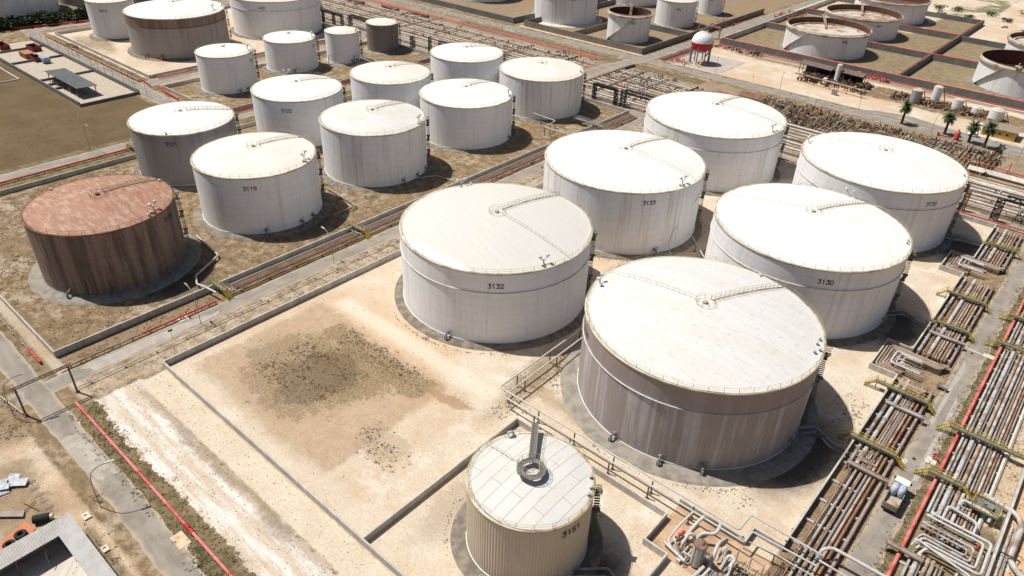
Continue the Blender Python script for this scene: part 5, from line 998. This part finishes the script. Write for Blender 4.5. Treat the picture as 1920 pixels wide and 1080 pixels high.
ths = [(-392,-372,262,300,60,'left of the dark vessels'),(-345,-322,284,304,60,'in front of the far road'),(-312,-290,268,300,60,'behind the small dark grey tank'),(-262,-238,258,300,80,'behind the plain white tanks'),(-232,-206,258,306,110,'left of the short spur road'),(-184,-160,262,306,140,'right of the short spur road, brown and dense'),(-158,-136,256,300,90,'behind tank with no number'),(-34,-8,258,276,70,'at the right edge near the lattice tower')]
for x0,x1,y0,y1,n,wh in ths: thicket('pipe_manifold', 'tangle of pipes and valves '+wh, x0, x1, y0, y1, n, [PALE, TANP, RUSTY, STEEL], 2.2, rr=(.12,.28), group='pipe manifolds of the north field')
for i in range(13):
    x0 = -122+i*7.6; thicket('valve_manifold', 'dark valve stems and branch pipes along the far road, bay %d from the rusty cabin' % (i+1), x0, x0+7, 289, 316, 44, [DARK, RUSTY, PIPEW, DARK], 2.0, rr=(.1,.22), group='valve manifold bays', tall=.3)
    m1 = MB(); [m1.tube([(x0+.6+j*1.5,289,.6),(x0+.6+j*1.5,305+R_.uniform(0,9),.6),(x0+.6+j*1.5,306+R_.uniform(2,9),1.6)], .2, 6) for j in range(4)]; solo('branch_pipes', m1, [RUSTY, BROWN, TANP][i%3], 'parallel branch pipes running to the far road, bay %d from the rusty cabin' % (i+1), 'pipes', 'branch pipes of the valve manifold')
pipe('raised pale pipe behind the tanks, upper of the pair', [(-110,280,3),(-60,280,3)], .5, PIPEW, None, 12); pipe('raised pale pipe behind the tanks, lower of the pair', [(-110,262,3),(-60,261.6,3)], .35, PIPEW, None, 12)
pipe('red pipe along the north road behind tank 3130', [(-130,249.6,.9),(-14,249.4,.9),(12,249,.9)], .24, RED, None, 10, feet=8)
pipe('red pipe behind the sphere junction running right', [(-140,306,.9),(-128,303,.9),(-118,301,.9)], .25, RED, None, 8)
pipe('thin red pipe at the right edge above the white channels', [(-36,300,1.0),(-12,297,1.0),(6,296,1.0)], .22, RED, None, 8)
m1 = MB(); m1.tube([(-20.5,298.5,0),(-20.5,298.5,4)],.16,6); m1.tube([(-20.5,298.5,3.5),(-22.5,298.8,1)],.1,6); solo('hydrant', m1, RED, 'red hydrant post above the white channels at the right edge', 'hydrant')
pipe('wide pale channel at the right edge', [(-32,291,1.0),(8,291,1.0)], 1.2, PALE, 'pale channels at the right edge', 0, 'channel', None, 4, 'channel'); pipe('second pale channel at the right edge', [(-30,279,.9),(8,279,.9)], .9, PALE, 'pale channels at the right edge', 0, 'channel', None, 4, 'channel')
# spur road dark trench wall
wall('dark retaining wall along the short spur road', -188, 257, -188, 312, .8, 1.6, DARK, 'retaining_wall')
# lattice towers
def lattice(label, posts, z, beams, m=DARK, w=1.0):
    t = empty('lattice_frame', (posts[0][0], posts[0][1], 0), label, 'lattice frame', 'dark lattice frames')
    for x, y, dx in posts:
        l = MB()
        for sx in (-dx/2, dx/2):
            for sy in (-.5, .5): l.box(x+sx-.15, x+sx+.15, y+sy-.15, y+sy+.15, 0, z)
        k = int(z/1.1)
        for i in range(k):
            a, b = z*i/k, z*(i+1)/k; s1 = dx/2*(1 if i%2 else -1)
            for sy in (-.5,.5): l.beam((x-s1,y+sy,a),(x+s1,y+sy,b),.2); l.beam((x-dx/2,y+sy,b),(x+dx/2,y+sy,b),.2)
        build('tower', l, m, t)
    for (xa, xb, y, z0, z1) in beams:
        l = MB()
        for zz in (z0, z1):
            for sy in (-.5,.5): l.beam((xa,y+sy,zz),(xb,y+sy,zz),.28)
        k = max(2, int(abs(xb-xa)/1.5))
        for i in range(k):
            a, b = xa+(xb-xa)*i/k, xa+(xb-xa)*(i+1)/k
            for sy in (-.5,.5): l.beam((a,y+sy,z0 if i%2 else z1),(b,y+sy,z1 if i%2 else z0),.2)
        build('truss', l, m, t)
    return t
lattice('dark lattice pipe bridge of two towers left of the unnumbered big tank', [(-172,255.6,1.2),(-161,255.6,1.2)], 7, [(-172,-161,255.6,6.2,7)])
lattice('dark lattice tower with a long truss leaning toward the unnumbered big tank', [(-157.5,256.2,2.2)], 7, [(-158,-134,258,5.6,7)])
lattice('dark lattice frame left of the small dark grey tank', [(-358,251.6,1),(-350,252.8,1.2),(-343,253.2,1.2)], 6.5, [(-372,-343,253,5.8,6.6)])
lattice('dark lattice tower with green truss beside the small dark grey tank', [(-338,255,2.2)], 7, [(-338,-322,256,5.6,7)])
lattice('pair of dark lattice posts right of the small dark grey tank', [(-281,249.6,2.4),(-271.5,252.6,1)], 7, [])
lattice('dark lattice tower left of the cream roof at the pipe field', [(-265,253.5,1.4)], 7, [(-265,-238,254.5,5.6,7)])
lattice('dark lattice tower at the right edge beside the end of the east pipes', [(-15.8,252.2,2.0)], 7.5, [(-15,12,256,6.2,7.6)])
lattice('brown lattice tower right of tank 3131', [(-25,253,1.2)], 6.5, [], RUSTY)
pipe('white pipe across the top of the right edge lattice tower', [(-28,255,6.9),(-14,255.6,6.9)], .3, PIPEW, None)
thicket('valve_cluster', 'dark pipes and valves on top of the right edge lattice truss', -12, 8, 254, 260, 60, [DARK, STEEL, PIPEW], 4.5)
# ------------------------------------------------------------------ sphere
t = empty('spherical_tank', (-168,343.5,0), 'red and white spherical gas tank standing on grey legs', 'spherical tank')
SX, SY, SZ, SR = -168.5, 342, 10.3, 5.3
def band(a, b): return [(max(.01,SR*sin(x)), SZ-SR*cos(x)) for x in [a+(b-a)*i/8 for i in range(9)]]
m1 = MB(); m1.rev2(band(radians(93), pi), SX, SY, 36); build('upper_shell', m1, WHITE, t)
m1 = MB(); m1.rev2(band(radians(48), radians(93)), SX, SY, 36); build('red_band', m1, mat('glossy_red', (.5,.015,.03), .45, amt=.1), t)
m1 = MB(); m1.rev2(band(0, radians(48)), SX, SY, 36); build('lower_shell', m1, mat('sphere_grey', (.5,.48,.45), .6), t)
for i in range(8):
    a = i*pi/4+.2; x, y = SX+SR*.93*cos(a), SY+SR*.93*sin(a); l = MB(); l.tube([(x,y,0),(x,y,SZ-.5)], .3, 8); build('leg', l, STEEL, t)
m1 = MB(); m1.ringrail(SX, SY, SZ+SR-.6, 1.9, 1.2, 1.1, .06); m1.cyl((SX,SY,SZ+SR-.3),(SX,SY,SZ+SR+1.0),.3,8); m1.disc(SX,SY,SZ+SR-.55,1.9,16); build('top_platform', m1, RIMM, t)
m1 = MB(); m1.beam((SX+3.5,SY-7.5,.1),(SX+6.2,SY+1,SZ),.8,.12); m1.beam((SX+6.2,SY+1,SZ),(SX+1.5,SY+1.5,SZ+SR),.8,.12); build('stair', m1, YEL, t)
m1 = MB(); m1.prism([(-181.5,333),(-152,333),(-152,361),(-181.5,361)], 0, .12); solo('concrete_pad', m1, concrete('pinkish_slab', (.46,.40,.36), joint=False), 'broad square slab under the red and white sphere', 'pad')
thicket('pipe_manifold', 'red pipes and rails on the slab beside the sphere', -180, -170, 331.5, 340, 40, [RED, PINK, RUSTY], 1.6, rr=(.06,.14))
for i in range(6): pipe('brown pipe running beside the junction road, %s from the road' % ORD[i], [(-185.2+i*1.1,331,.7),(-185+i*1.1,378,.7)], .2, [RUSTP,PINK,MAUVE][i%3], 'brown and red pipes beside the junction road', 14, n=8)
t = empty('dark_gantry', (-190,392,0), 'dark gantry frame at the wall corner behind the sphere', 'gantry'); m1 = MB(); m1.box(-197,-196.4,392,392.6,0,7); m1.box(-184,-183.4,392,392.6,0,7); m1.box(-197,-183.4,391.9,392.7,6.4,7); build('frame', m1, MAUVE, t)
thicket('pipe_manifold', 'magenta and red pipes behind the sphere along the road', -206, -194, 400, 445, 70, [mat('magenta_paint',(.3,.03,.08),.5), RED, MAUVE], 2.2, rr=(.12,.25))
thicket('pipe_manifold', 'red pipes at the far end of the junction road', -188, -176, 470, 500, 40, [RED, PINK, MAUVE], 2.5, rr=(.15,.3))
thicket('pipe_manifold', 'brown pipework right of the junction road and wall', -178, -150, 376, 382, 50, [MAUVE, DARK, PINK], 1.6, rr=(.15,.3))
# red pipes and cable trays over the dark walls
for lb, pts in (('red pipe on top of the long dark wall in front of open tank 990', [(-179,386.2,3.3),(-12,386.2,3.3)]),('red pipe along the foot of the long dark wall', [(-176,381.2,.9),(-12,381.6,.9)]),('red pipe on the wall between open tanks 990 and 992', [(-178,443.5,3.3),(-86,443.5,3.3)]),('red pipe on the wall behind the right edge tank', [(-85,443.5,3.3),(-12,443.5,3.3)]),('red pipe on the wall behind open tank 992', [(-178,503,3.3),(-86,503,3.3)]),('red pipe to the far white car', [(-85,512,.9),(-50,512,.9)])):
    pipe(lb, pts, .3, PINK if 'top' in lb or 'between' in lb else RED, 'red pipes on and beside the dark walls', 0, n=6)
for i, dx in enumerate((-.4,.4)): pipe('orange brown pipe on the wall between the open tank columns, %s' % ('left of the pair' if i == 0 else 'right of the pair'), [(-85.5+dx,388,3.25),(-85.5+dx,560,3.25)], .2, [PINK,TANP][i], 'pipes on the wall between the open tank columns', 0, n=6)
# pump shed, rusty
t = empty('pump_shed', (-105,357,0), 'rust brown open pump shed with long roofs beside the sandy yard', 'shed'); RB_ = mat('rusty_roof', (.16,.115,.095), .85, amt=.2, ns=.4)
m1 = MB(); slab(m1, [(-127,366,4.4),(-127,372,4.9),(-110,370,4.9),(-110,364,4.4)]); slab(m1, [(-109,365,4.6),(-109,371,5.1),(-95,369.5,5.1),(-95,363.5,4.6)]); build('roof', m1, RB_, t)
m1 = MB(); [m1.box(x,x+.3,y,y+.3,0,4.6) for x in (-126,-118,-111,-108,-101,-95.5) for y in (365.6,370)]; build('posts', m1, RAILD, t)
m1 = MB(); m1.box(-124,-96,369.6,369.9,0,4.2); build('back_wall', m1, DARK, t)
thicket('pump_pipework', 'rusty pumps and pipes inside and before the brown shed', -122, -90, 352, 368, 260, [RUSTY, DARK, RUSTY, DARK], 3.0, rr=(.15,.35))
raised('raised brown pipe rack in front of the pump shed', [(-122,351,3.4),(-88,347,3.4)], .4, TANP, [(x,351-(x+122)*.118,3.4) for x in (-120,-112,-104,-96,-89)], RAILD, None)
thicket('pump_pipework', 'rusty pipework between the white vessels right of the shed', -80, -38, 356, 366, 190, [RUSTY, DARK, RUSTY, MAUVE], 2.2, rr=(.14,.3))
thicket('pump_pipework', 'bright red pipes behind the pump shed', -116, -88, 380, 384.5, 60, [RED, PINK, mat('magenta_paint',(.3,.03,.08))], 2.4, rr=(.15,.3))
RWM = WHS2
def vessel(x, y, r, h, lb, m): 
    t = empty('small_tank', (x,y,0), lb, 'small tank', 'small tanks right of the pump shed'); a = MB(); a.rev([(r,.1),(r,h)], x, y, 24, True, True); build('shell', a, m, t); a = MB(); a.rev2([(r+.05,h),(r*.6,h+r*.28),(.02,h+r*.38)], x, y, 24); build('roof', a, RIMM, t)
    a = MB(); a.beam((x+r+.3,y,h),(x+r+2.6,y-1,.2),.5,.1); build('ladder', a, RUSTY, t)
vessel(-63,366.5,1.9,7,'slim white upright tank right of the pump shed',WHITE); vessel(-69.5,359.5,2.3,5.6,'brown stained small tank beside the slim white one',GRYS); vessel(-53,362.5,2.2,4.6,'squat white tank with an orange cover beside it',WHITE); vessel(-45,361,1.9,3.2,'smallest white domed tank right of the shed',WHITE); vessel(-37.4,361,2.9,4.2,'white tank beside the yellow building',WHITE)
vessel(-107,365.5,1.2,7.6,'white stack rising behind the pump shed roof',WHITE); 
m1 = MB(); m1.tube([(-108,352,1.5),(-108,352,3.8)],.9,12); solo('small_tank', m1, WHITE, 'tiny white tank in front of the pump shed', 'small tank')
m1 = MB(); m1.box(-100.5,-98.4,341.5,343.2,0,2.4); solo('grey_cabinet', m1, GREYP, 'grey cabinet in front of the pump shed', 'cabinet')
# yellow building
YB = mat('ochre_wall', (.5,.33,.1), .85, amt=.1, ns=.5)
t = empty('control_building', (-31,341,0), 'ochre yellow flat roofed building behind the palms', 'building')
m1 = MB(); m1.box(-37.6,-25.6,336.5,345,0,3.3); build('wall', m1, YB, t); m1 = MB(); m1.box(-38,-25.2,336.1,345.4,3.3,3.6); build('roof', m1, mat('brown_roof',(.27,.22,.17),.9,amt=.15), t)
for x in (-33.6,-31.6,-29): m1 = MB(); m1.box(x,x+(.9 if x>-33 else .6),336.44,336.5,1.6,2.3); build('window', m1, DARK, t)
m1 = MB(); m1.box(-26.6,-25.56,339,341,0,2.2); build('door', m1, DARK, t)
# rusty cabin
t = empty('cabin', (-121,305,0), 'grey cabin with a rusty patched roof beside the far road', 'cabin'); m1 = MB(); m1.box(-127,-116.4,301.6,306.4,0,2.7); build('wall', m1, mat('cabin_grey',(.3,.3,.32),.8,amt=.15), t)
m1 = MB(); slab(m1, [(-127.4,301.2,2.72),(-116,301.2,2.72),(-116,306.8,3.3),(-127.4,306.8,3.3)]); build('roof', m1, RUSTY, t); m1 = MB(); m1.box(-119.6,-118.8,301.54,301.6,0,2.1); build('door', m1, DARK, t)
m1 = MB(); m1.box(-123.5,-122.3,301.54,301.6,1.2,2.0); build('window', m1, DARK, t)
# fire control red vessel, cars, grey box
m1 = MB(); m1.rev2([(1.0,0),(1.0,2.9),(.6,3.5),(.35,3.6),(.35,4.3),(.02,4.35)], -43.2, 321.6, 18); m1.box(-49.5,-44.8,321.7,322.1,0,.45); m1.box(-50.2,-49.4,321.4,322.3,0,1.3); solo('fire_vessel', m1, RED, 'bright red upright vessel between the palms', 'vessel')
def car(x, y, rz, lb, m):
    t = empty('parked_car', (0,0,0), lb, 'car'); b = MB()
    P_ = [(-2.1,.35),(-2.15,.9),(-1.5,1.0),(-.9,1.45),(.9,1.48),(1.6,.98),(2.15,.8),(2.15,.35)]; n_ = len(P_); b.v += [(p[0],-.85,p[1]) for p in P_]+[(p[0],.85,p[1]) for p in P_]; b.face(list(range(n_))); b.face([n_+i for i in range(n_-1,-1,-1)])
    for i in range(n_): b.face([i, n_+i, n_+(i+1)%n_, (i+1)%n_])
    build('body', b, m, t); b = MB(); b.box(-1.25,1.3,-.87,.87,1.02,1.36); build('windows', b, DARK, t)
    for wx in (-1.3,1.3):
        for wy in (-.8,.8): b = MB(); b.tube([(wx,wy-.12,.32),(wx,wy+.12,.32)],.33,14); build('wheel', b, RUBBER, t)
    t.location = (x,y,0); t.rotation_euler = (0,0,rz); return t
car(-39,331.5,.15,'white car parked behind the third palm', WHITE); car(-73.5,566,.5,'white car parked beyond the walled cells', WHITE)
m1 = MB(); m1.box(-28.6,-26.8,324.5,326.5,0,1.7); solo('grey_cabinet', m1, GREYP, 'grey cabinet in front of the ochre building', 'cabinet'); m1 = MB(); m1.cb(-31.5,331,0,1.4,1.2,.7); solo('white_box', m1, WHITE, 'small white box before the ochre building', 'box')
# NW basin canopy and skips
t = empty('canopy', (-332,105.3,0), 'dark flat canopy roof on slanted posts in the basin', 'canopy'); m1 = MB(); slab(m1, [(-348,101.2,4.3),(-315.8,101.2,4.3),(-315.8,109.4,4.0),(-348,109.4,4.0)]); build('roof', m1, mat('dark_sheet',(.1,.1,.105),.6,amt=.15,ns=.3), t); m1 = MB()
for x in (-346,-339,-332,-325,-317.5):
    for y, s_ in ((101.8,-1),(108.8,1)): m1.box(x-.12,x+.12,y-.12,y+.12,0,4.0); m1.beam((x,y,2.2),(x+1.6,y,3.9),.12)
build('posts', m1, RUSTY, t); m1 = MB(); [m1.cb(-344+i*2.6,104+random.uniform(-1,1),0,2,2.4,random.uniform(.5,1.3)) for i in range(10)]; solo('stored_goods', m1, STEEL, 'grey low goods stored under the dark canopy', 'goods')
def skip(x0,x1,y0,y1,h,m,lb):
    b = MB(); b.box(x0,x1,y0,y1,0,.15); b.box(x0,x0+.15,y0,y1,.15,h); b.box(x1-.15,x1,y0,y1,.15,h); b.box(x0+.15,x1-.15,y0,y0+.15,.15,h); b.box(x0+.15,x1-.15,y1-.15,y1,.15,h); [b.box(x0+i*(x1-x0)/4,x0+i*(x1-x0)/4+.12,y0-.08,y0,0,h) for i in range(1,4)]; solo('skip', b, m, lb, 'skip', 'steel skips in the basin')
SK = mat('skip_red',(.2,.045,.04),.8,amt=.25); skip(-405,-397,113.5,117.5,2.2,SK,'dark red open skip nearest the basin corner'); skip(-418,-409,104,108,2.2,SK,'dark red skip at the left edge of the frame'); skip(-386,-379,108.2,111.4,2.0,SK,'dark red open skip between the orange box and the blue machine')
m1 = MB(); m1.box(-395,-387,107,110.6,0,2.3); [m1.box(-395+i,-394.9+i,106.9,107,0,2.3) for i in range(1,8)]; solo('container', m1, mat('orange_rust',(.38,.16,.08),.85,amt=.2), 'orange rusty container in the basin', 'container')
t = empty('machine', (-377,111,0), 'pale blue machine on wheels beside the dark red skip', 'machine'); m1 = MB(); m1.tube([(-380.5,111.4,1.5),(-374.5,111.4,1.5)],1.2,14); m1.box(-376.5,-374,109.9,112.9,.6,2.6); build('body', m1, mat('pale_blue',(.3,.4,.48),.5,amt=.2), t)
for x in (-380,-375): m1 = MB(); m1.tube([(x,109.8,.5),(x,110.2,.5)],.5,12); build('wheel', m1, RUBBER, t)
m1 = MB(); m1.box(-351,-347,110.5,112.5,0,1.2); solo('green_box', m1, mat('green_paint',(.2,.4,.17),.7), 'green box beside the dark canopy', 'box')
m1 = MB(); m1.box(-381,-380.6,70,94,0,.4); m1.box(-380.6,-358,93.6,94,0,.397); m1.box(-358,-357.6,70,94,0,.4); solo('low_kerb', m1, PALE, 'thin white kerb rectangle at the left edge of the field', 'kerb')
# red pipes NW
pipe('red topped pipe with pink edge along the basin road', [(-425,128.8,.8),(-398,128.8,.8)], .2, PALER, 'red pipes of the basin road', 12); pipe('long pale red pipe along the basin road', [(-392,128.4,.8),(-322,128.4,.8)], .2, PALER, 'red pipes of the basin road', 12); pipe('short rust red pipe loop near tank 3213', [(-398,128.8,.8),(-398,131.6,.8),(-391,131.6,.8),(-392,128.4,.8)], .3, RUSTP, 'red pipes of the basin road')
pipe('red pipe along the west road', [(-251,0,.7),(-251,128,.7)], .28, RED, 'red pipes of the west road', 12, feet=8); pipe('red pipe of the west road beyond the crossing', [(-258.6,134,.7),(-258.6,250,.7)], .3, RED, 'red pipes of the west road', 12)
pipe('red pipe along the bushes', [(-447,122,.8),(-441,150,.8),(-438,175,.8)], .4, RED, 'red pipes beside the bushes', 12)
pipe('red pipe right of the rust banded tank', [(-320,136,.8),(-320,246,.8)], .3, PINK, None, 12); pipe('brown pipe right of the rust banded tank', [(-321.4,136,.8),(-321.4,246,.8)], .25, TANP, None, 12)
pipe('red pipe in front of the small tank 712', [(-309.4,131,.8),(-300,129,.8),(-288,128.4,.8)], .3, RED, None, 8); pipe('red pipe beside the north wall left of the crossing', [(-324,130,.8),(-312,128.6,.8)], .25, RED, None, 8)
crossover('yellow walkway bridge over the red pipe of the west road', -252.5, -243.5, 92, 1.8, 1.2)
# ------------------------------------------------------------------ vegetation
LEAF = mat('leaf_green', (.075,.092,.038), .8, amt=.35, ns=1.2, col2=(.13,.12,.06), ns2=.6); LEAFD = mat('leaf_dark', (.035,.055,.022), .7, amt=.3, ns=.8, col2=(.045,.06,.025), ns2=.5)
PALMG = mat('palm_green', (.06,.085,.03), .6, amt=.3, ns=.8); BARK = mat('bark', (.09,.065,.045), .95, amt=.3, ns=2, bump=.1); DRYG = mat('dry_weed', (.24,.175,.10), .9, amt=.3, ns=1.5)
def leaves(mb, x, y, z, s, R, n=1):
    for _ in range(n):
        d = Vector((R.uniform(-1,1), R.uniform(-1,1), R.uniform(-.2,1))).normalized(); e = d.cross(Vector((R.uniform(-1,1),R.uniform(-1,1),R.uniform(-1,1)))).normalized(); c = Vector((x,y,z)); b = len(mb.v)
        mb.v += [tuple(c-d*s-e*s*.45), tuple(c-d*s*.1+e*s*.55), tuple(c+d*s), tuple(c+d*s*.05-e*s*.6)]; mb.face([b,b+1,b+2,b+3])
R_ = random.Random(3)
def bush(x, y, r, h, lb, m=LEAFD, n=900, group='dark bushes before the white tank', ls=(.2,.5)):
    t = empty('bush', (x,y,0), lb, 'bush', group); mb = MB()
    lobes = [(R_.uniform(-.6,.6)*r, R_.uniform(-.6,.6)*r, R_.uniform(.35,.75)*h, R_.uniform(.35,.6)) for _ in range(9)]
    for i in range(n):
        L = R_.choice(lobes); a = R_.uniform(0,2*pi); c = R_.uniform(-1,1); q = sqrt(1-c*c); rr = R_.uniform(.75,1.05)
        leaves(mb, x+L[0]+q*cos(a)*L[3]*r*rr, y+L[1]+q*sin(a)*L[3]*r*rr, max(.2, L[2]+c*L[3]*h*.55*rr), R_.uniform(*ls), R_)
    build('crown', mb, m, t); s = MB(); [s.tube([(x,y,0),(x+L[0]*.7,y+L[1]*.7,L[2])], .1, 5) for L in lobes[:5]]; build('trunk', s, BARK, t)
for i in range(10):
    bush(-452+R_.uniform(-1.5,1.5)+ (i*.4), 108+i*6.6, 6.0+R_.uniform(-.6,1), 5.6+R_.uniform(-1,1.0), ['leftmost dark bush at the picture edge','second dark bush from the left edge','third dark bush from the left edge','fourth dark bush from the left edge','fifth dark bush, before the white shell','sixth dark bush, before the white shell','seventh dark bush, under the brown tank','eighth dark bush, under the brown tank','ninth dark bush near tank 3213','last dark bush beside tank 3213'][i], n=1900, ls=(.4,.9))
for i in range(8): bush(-455+i*2, 100-i*1.2 if i<1 else 112+i*8+30, 3, 3, 'low olive bush behind the dark row, number %d from the left' % (i+1), LEAF, 300, 'low bushes behind the dark row')
for i, (x, y, r, h) in enumerate([(-118,590,5,4),(-108,597,4,3.2),(-96,575,3.5,3),(-88,600,5,3),(-76,588,4,2.6),(-60,583,4,2.5),(-112,572,3.5,2.5),(-70,620,6,3),(-52,615,6,3),(-40,610,5,3),(-60,560,3,2),(-52,556,3,2)]): bush(x,y,r,h,'green scrub bush beyond the walled cells, %s from the left' % ORD[i], LEAF, 420, 'scrub beyond the walled cells')
def palm(x, y, h, lb):
    t = empty('palm_tree', (x,y,0), lb, 'palm tree', 'palm trees by the far road'); tr = MB(); prof = [(.7,0),(.55,.6),(.45,h*.5),(.5,h-1.8),(.8,h-1.0),(.6,h-.2),(.05,h)]; tr.rev2(prof, x, y, 12)
    tr.v = [(X+R_.uniform(-.04,.04), Y+R_.uniform(-.04,.04), Z) for X,Y,Z in tr.v]; build('trunk', tr, BARK, t)
    cr = MB()
    for i in range(84):
        a = R_.uniform(0,2*pi); el = R_.uniform(-.7,1.35); L = R_.uniform(2.5,3.5); P = Vector((x,y,h-.3)); d = Vector((cos(a)*cos(el), sin(a)*cos(el), sin(el))); side = Vector((-sin(a),cos(a),0)); seg = 8; pts = []
        for k in range(seg+1): pts.append(P.copy()); P = P+d*L/seg; d = (d+Vector((0,0,-.16))).normalized()
        for k in range(1, seg):
            for sg in (-1, 1):
                for j in (0,.5):
                    c = pts[k].lerp(pts[k+1], j); w = .75*sin(pi*min(1,(k+.8)/(seg+.6)))+.12; tip = c+side*sg*w+(pts[k+1]-pts[k])*.9+Vector((0,0,-w*.3)); b = len(cr.v); v0 = (pts[k+1]-pts[k])*.5; cr.v += [tuple(c), tuple(c+v0), tuple(tip)]; cr.face([b,b+1,b+2])
    build('crown', cr, PALMG, t)
palm(-64.8,325,7.2,'palm tree standing alone left of the others'); palm(-48.3,325.2,7,'palm tree beside the bright red vessel'); palm(-38.8,322.4,6.8,'palm tree in front of the parked white car'); palm(-33,320.8,8,'largest palm tree, in front of the ochre building')
bush(-27.5,319.5,1.6,1.8,'low yellow green shrub right of the palms', LEAF, 260, None)
def weeds(name, areas, m, s=(.12,.35), seed=1, label=None):
    R = random.Random(seed); mb = MB()
    for (x0,x1,y0,y1,n,clump) in areas:
        i = 0
        while i < n:
            cx, cy = R.uniform(x0,x1), R.uniform(y0,y1); k = R.randint(1, clump); sg_ = .15+.06*k
            for _ in range(k):
                x, y = R.gauss(cx,sg_*1.6), R.gauss(cy,sg_*1.6); sz = R.uniform(*s); rr = sz*R.uniform(1,3.2); i += 2
                for _q in range(R.randint(8,18)): qa = R.uniform(0,2*pi); qd = rr*sqrt(R.random()); leaves(mb, x+qd*cos(qa), y+qd*sin(qa), sz*.3+(rr-qd)*R.random()*.5, sz*R.uniform(.5,.9), R, 1)
    o = solo(name, mb, m, label, name.replace('_', ' ')); o['kind'] = 'stuff'; return o
weeds('green_weeds', [(-131,-45,23.2,24.8,700,5),(-131,-45,26.6,28.4,600,5),(-85,-66,22.6,25,500,7),(-1.0,.5,60,215,2600,7),(-5.6,-4.9,60,240,500,4),(-84,-74,56,61,220,4),(-86,-80,58,64,140,4),(-71,-69,80,90,160,12),(-72,-70,100,108,160,9),(-52,-44,88.5,91,200,3),(-30,-22,92,96,130,2),(-22,-16,104,138,240,3),(-18,-15,125,136,160,5),(-62,-56,75,80,60,3),(-66,-58,80,83,60,3),(-203,-190,30,46,200,8),(-176,-152,30,44,140,8),(-150.5,-146,70,240,500,4),(-120,-25,288,316,700,6),(13.5,20,100,130,600,12),(10,12.6,104,170,300,5),(-103,-80,13.4,15.4,240,5),(-107,-104,17.4,18.8,60,4),(-325,-309,130,140,100,5),(-182,-90,388,440,260,3),(-84,-40,388,440,200,3)], LEAF, (.04,.13), 2, 'scattered low green weeds growing along verges, pipes and pads')
weeds('dry_grass', [(-118,-98,56,71,1500,9),(-114,-86,74,79,900,9),(-240,-152,30,50,2600,6),(-240,-200,50,84,1600,6),(-165,-152,66,120,900,6),(-240,-225,60,120,500,5),(-200,-155,118,128,500,5),(-131,-45,23,28.5,1500,5),(-139,-132,29,130,900,5),(-151,-145,30,66,700,5),(-100,-98.5,88,90,20,3),(-70,-64,95,112,700,9),(-75,-66,84,96,160,6),(-14,-5,60,248,1200,4),(9.8,12.5,100,200,900,5),(-1,.6,60,215,1400,5),(-150,-131,0,17,1200,6),(-300,-262,0,98,1500,4),(-400,-320,126,133,1500,7),(-300,-250,140,246,900,6)], DRYG, (.05,.15), 4, 'dry brown grass tufts scattered over the bare ground')
R2 = random.Random(9); mb = MB()
for (cx, cy, R0) in ((-101.2,114.2,26.4),(-46.1,114.2,27.6),(-46.9,62.5,13.6),(-101.5,169.7,26),(-46.3,169.3,26),(-180.9,98.9,20.7),(-180.9,55.6,21.6),(-181.2,142.5,20.8),(-404,156.5,14.2),(-360.8,168.8,25.8)):
    for i in range(int(R0*26)):
        a = R2.uniform(0,2*pi); w = .5+.5*sin(a*3+cx)+.3*sin(a*7+cy)
        if R2.random() > w: continue
        d = R0+R2.gauss(0,.25); leaves(mb, cx+d*cos(a), cy+d*sin(a), .1, R2.uniform(.07,.18), R2, 2)
o = solo('edge_weeds', mb, LEAF, 'green weeds growing round the edges of the tank aprons', 'weeds'); o['kind'] = 'stuff'
mb = MB()
for (x0,x1,y0,y1,n) in ((-131,-14,43,246,2600),(-131,-60,28,42,500),(-240,-152,30,250,1500),(-135,-80,-5,16,500),(-1,13,80,180,500)):
    for i in range(n): x, y = R2.uniform(x0,x1), R2.uniform(y0,y1); s_ = R2.uniform(.04,.14); mb.sphere((x,y,s_*.3), s_, 5, 3, .7)
o = solo('loose_stones', mb, mat('stone',(.42,.37,.3),.95,amt=.3,ns=.1), 'loose stones lying on the sandy ground', 'stones'); o['kind'] = 'stuff'
for o in list(bpy.data.objects):
    if o.type == 'MESH' and o.parent is None and 'kind' not in o and 'label' not in o: print('NOLABEL', o.name)
[print('LONG', o['label']) for o in bpy.data.objects if 'label' in o and len(o['label'].split())>16]
print('objects', len(bpy.data.objects), 'faces', sum(len(o.data.polygons) for o in bpy.data.objects if o.type == 'MESH'))
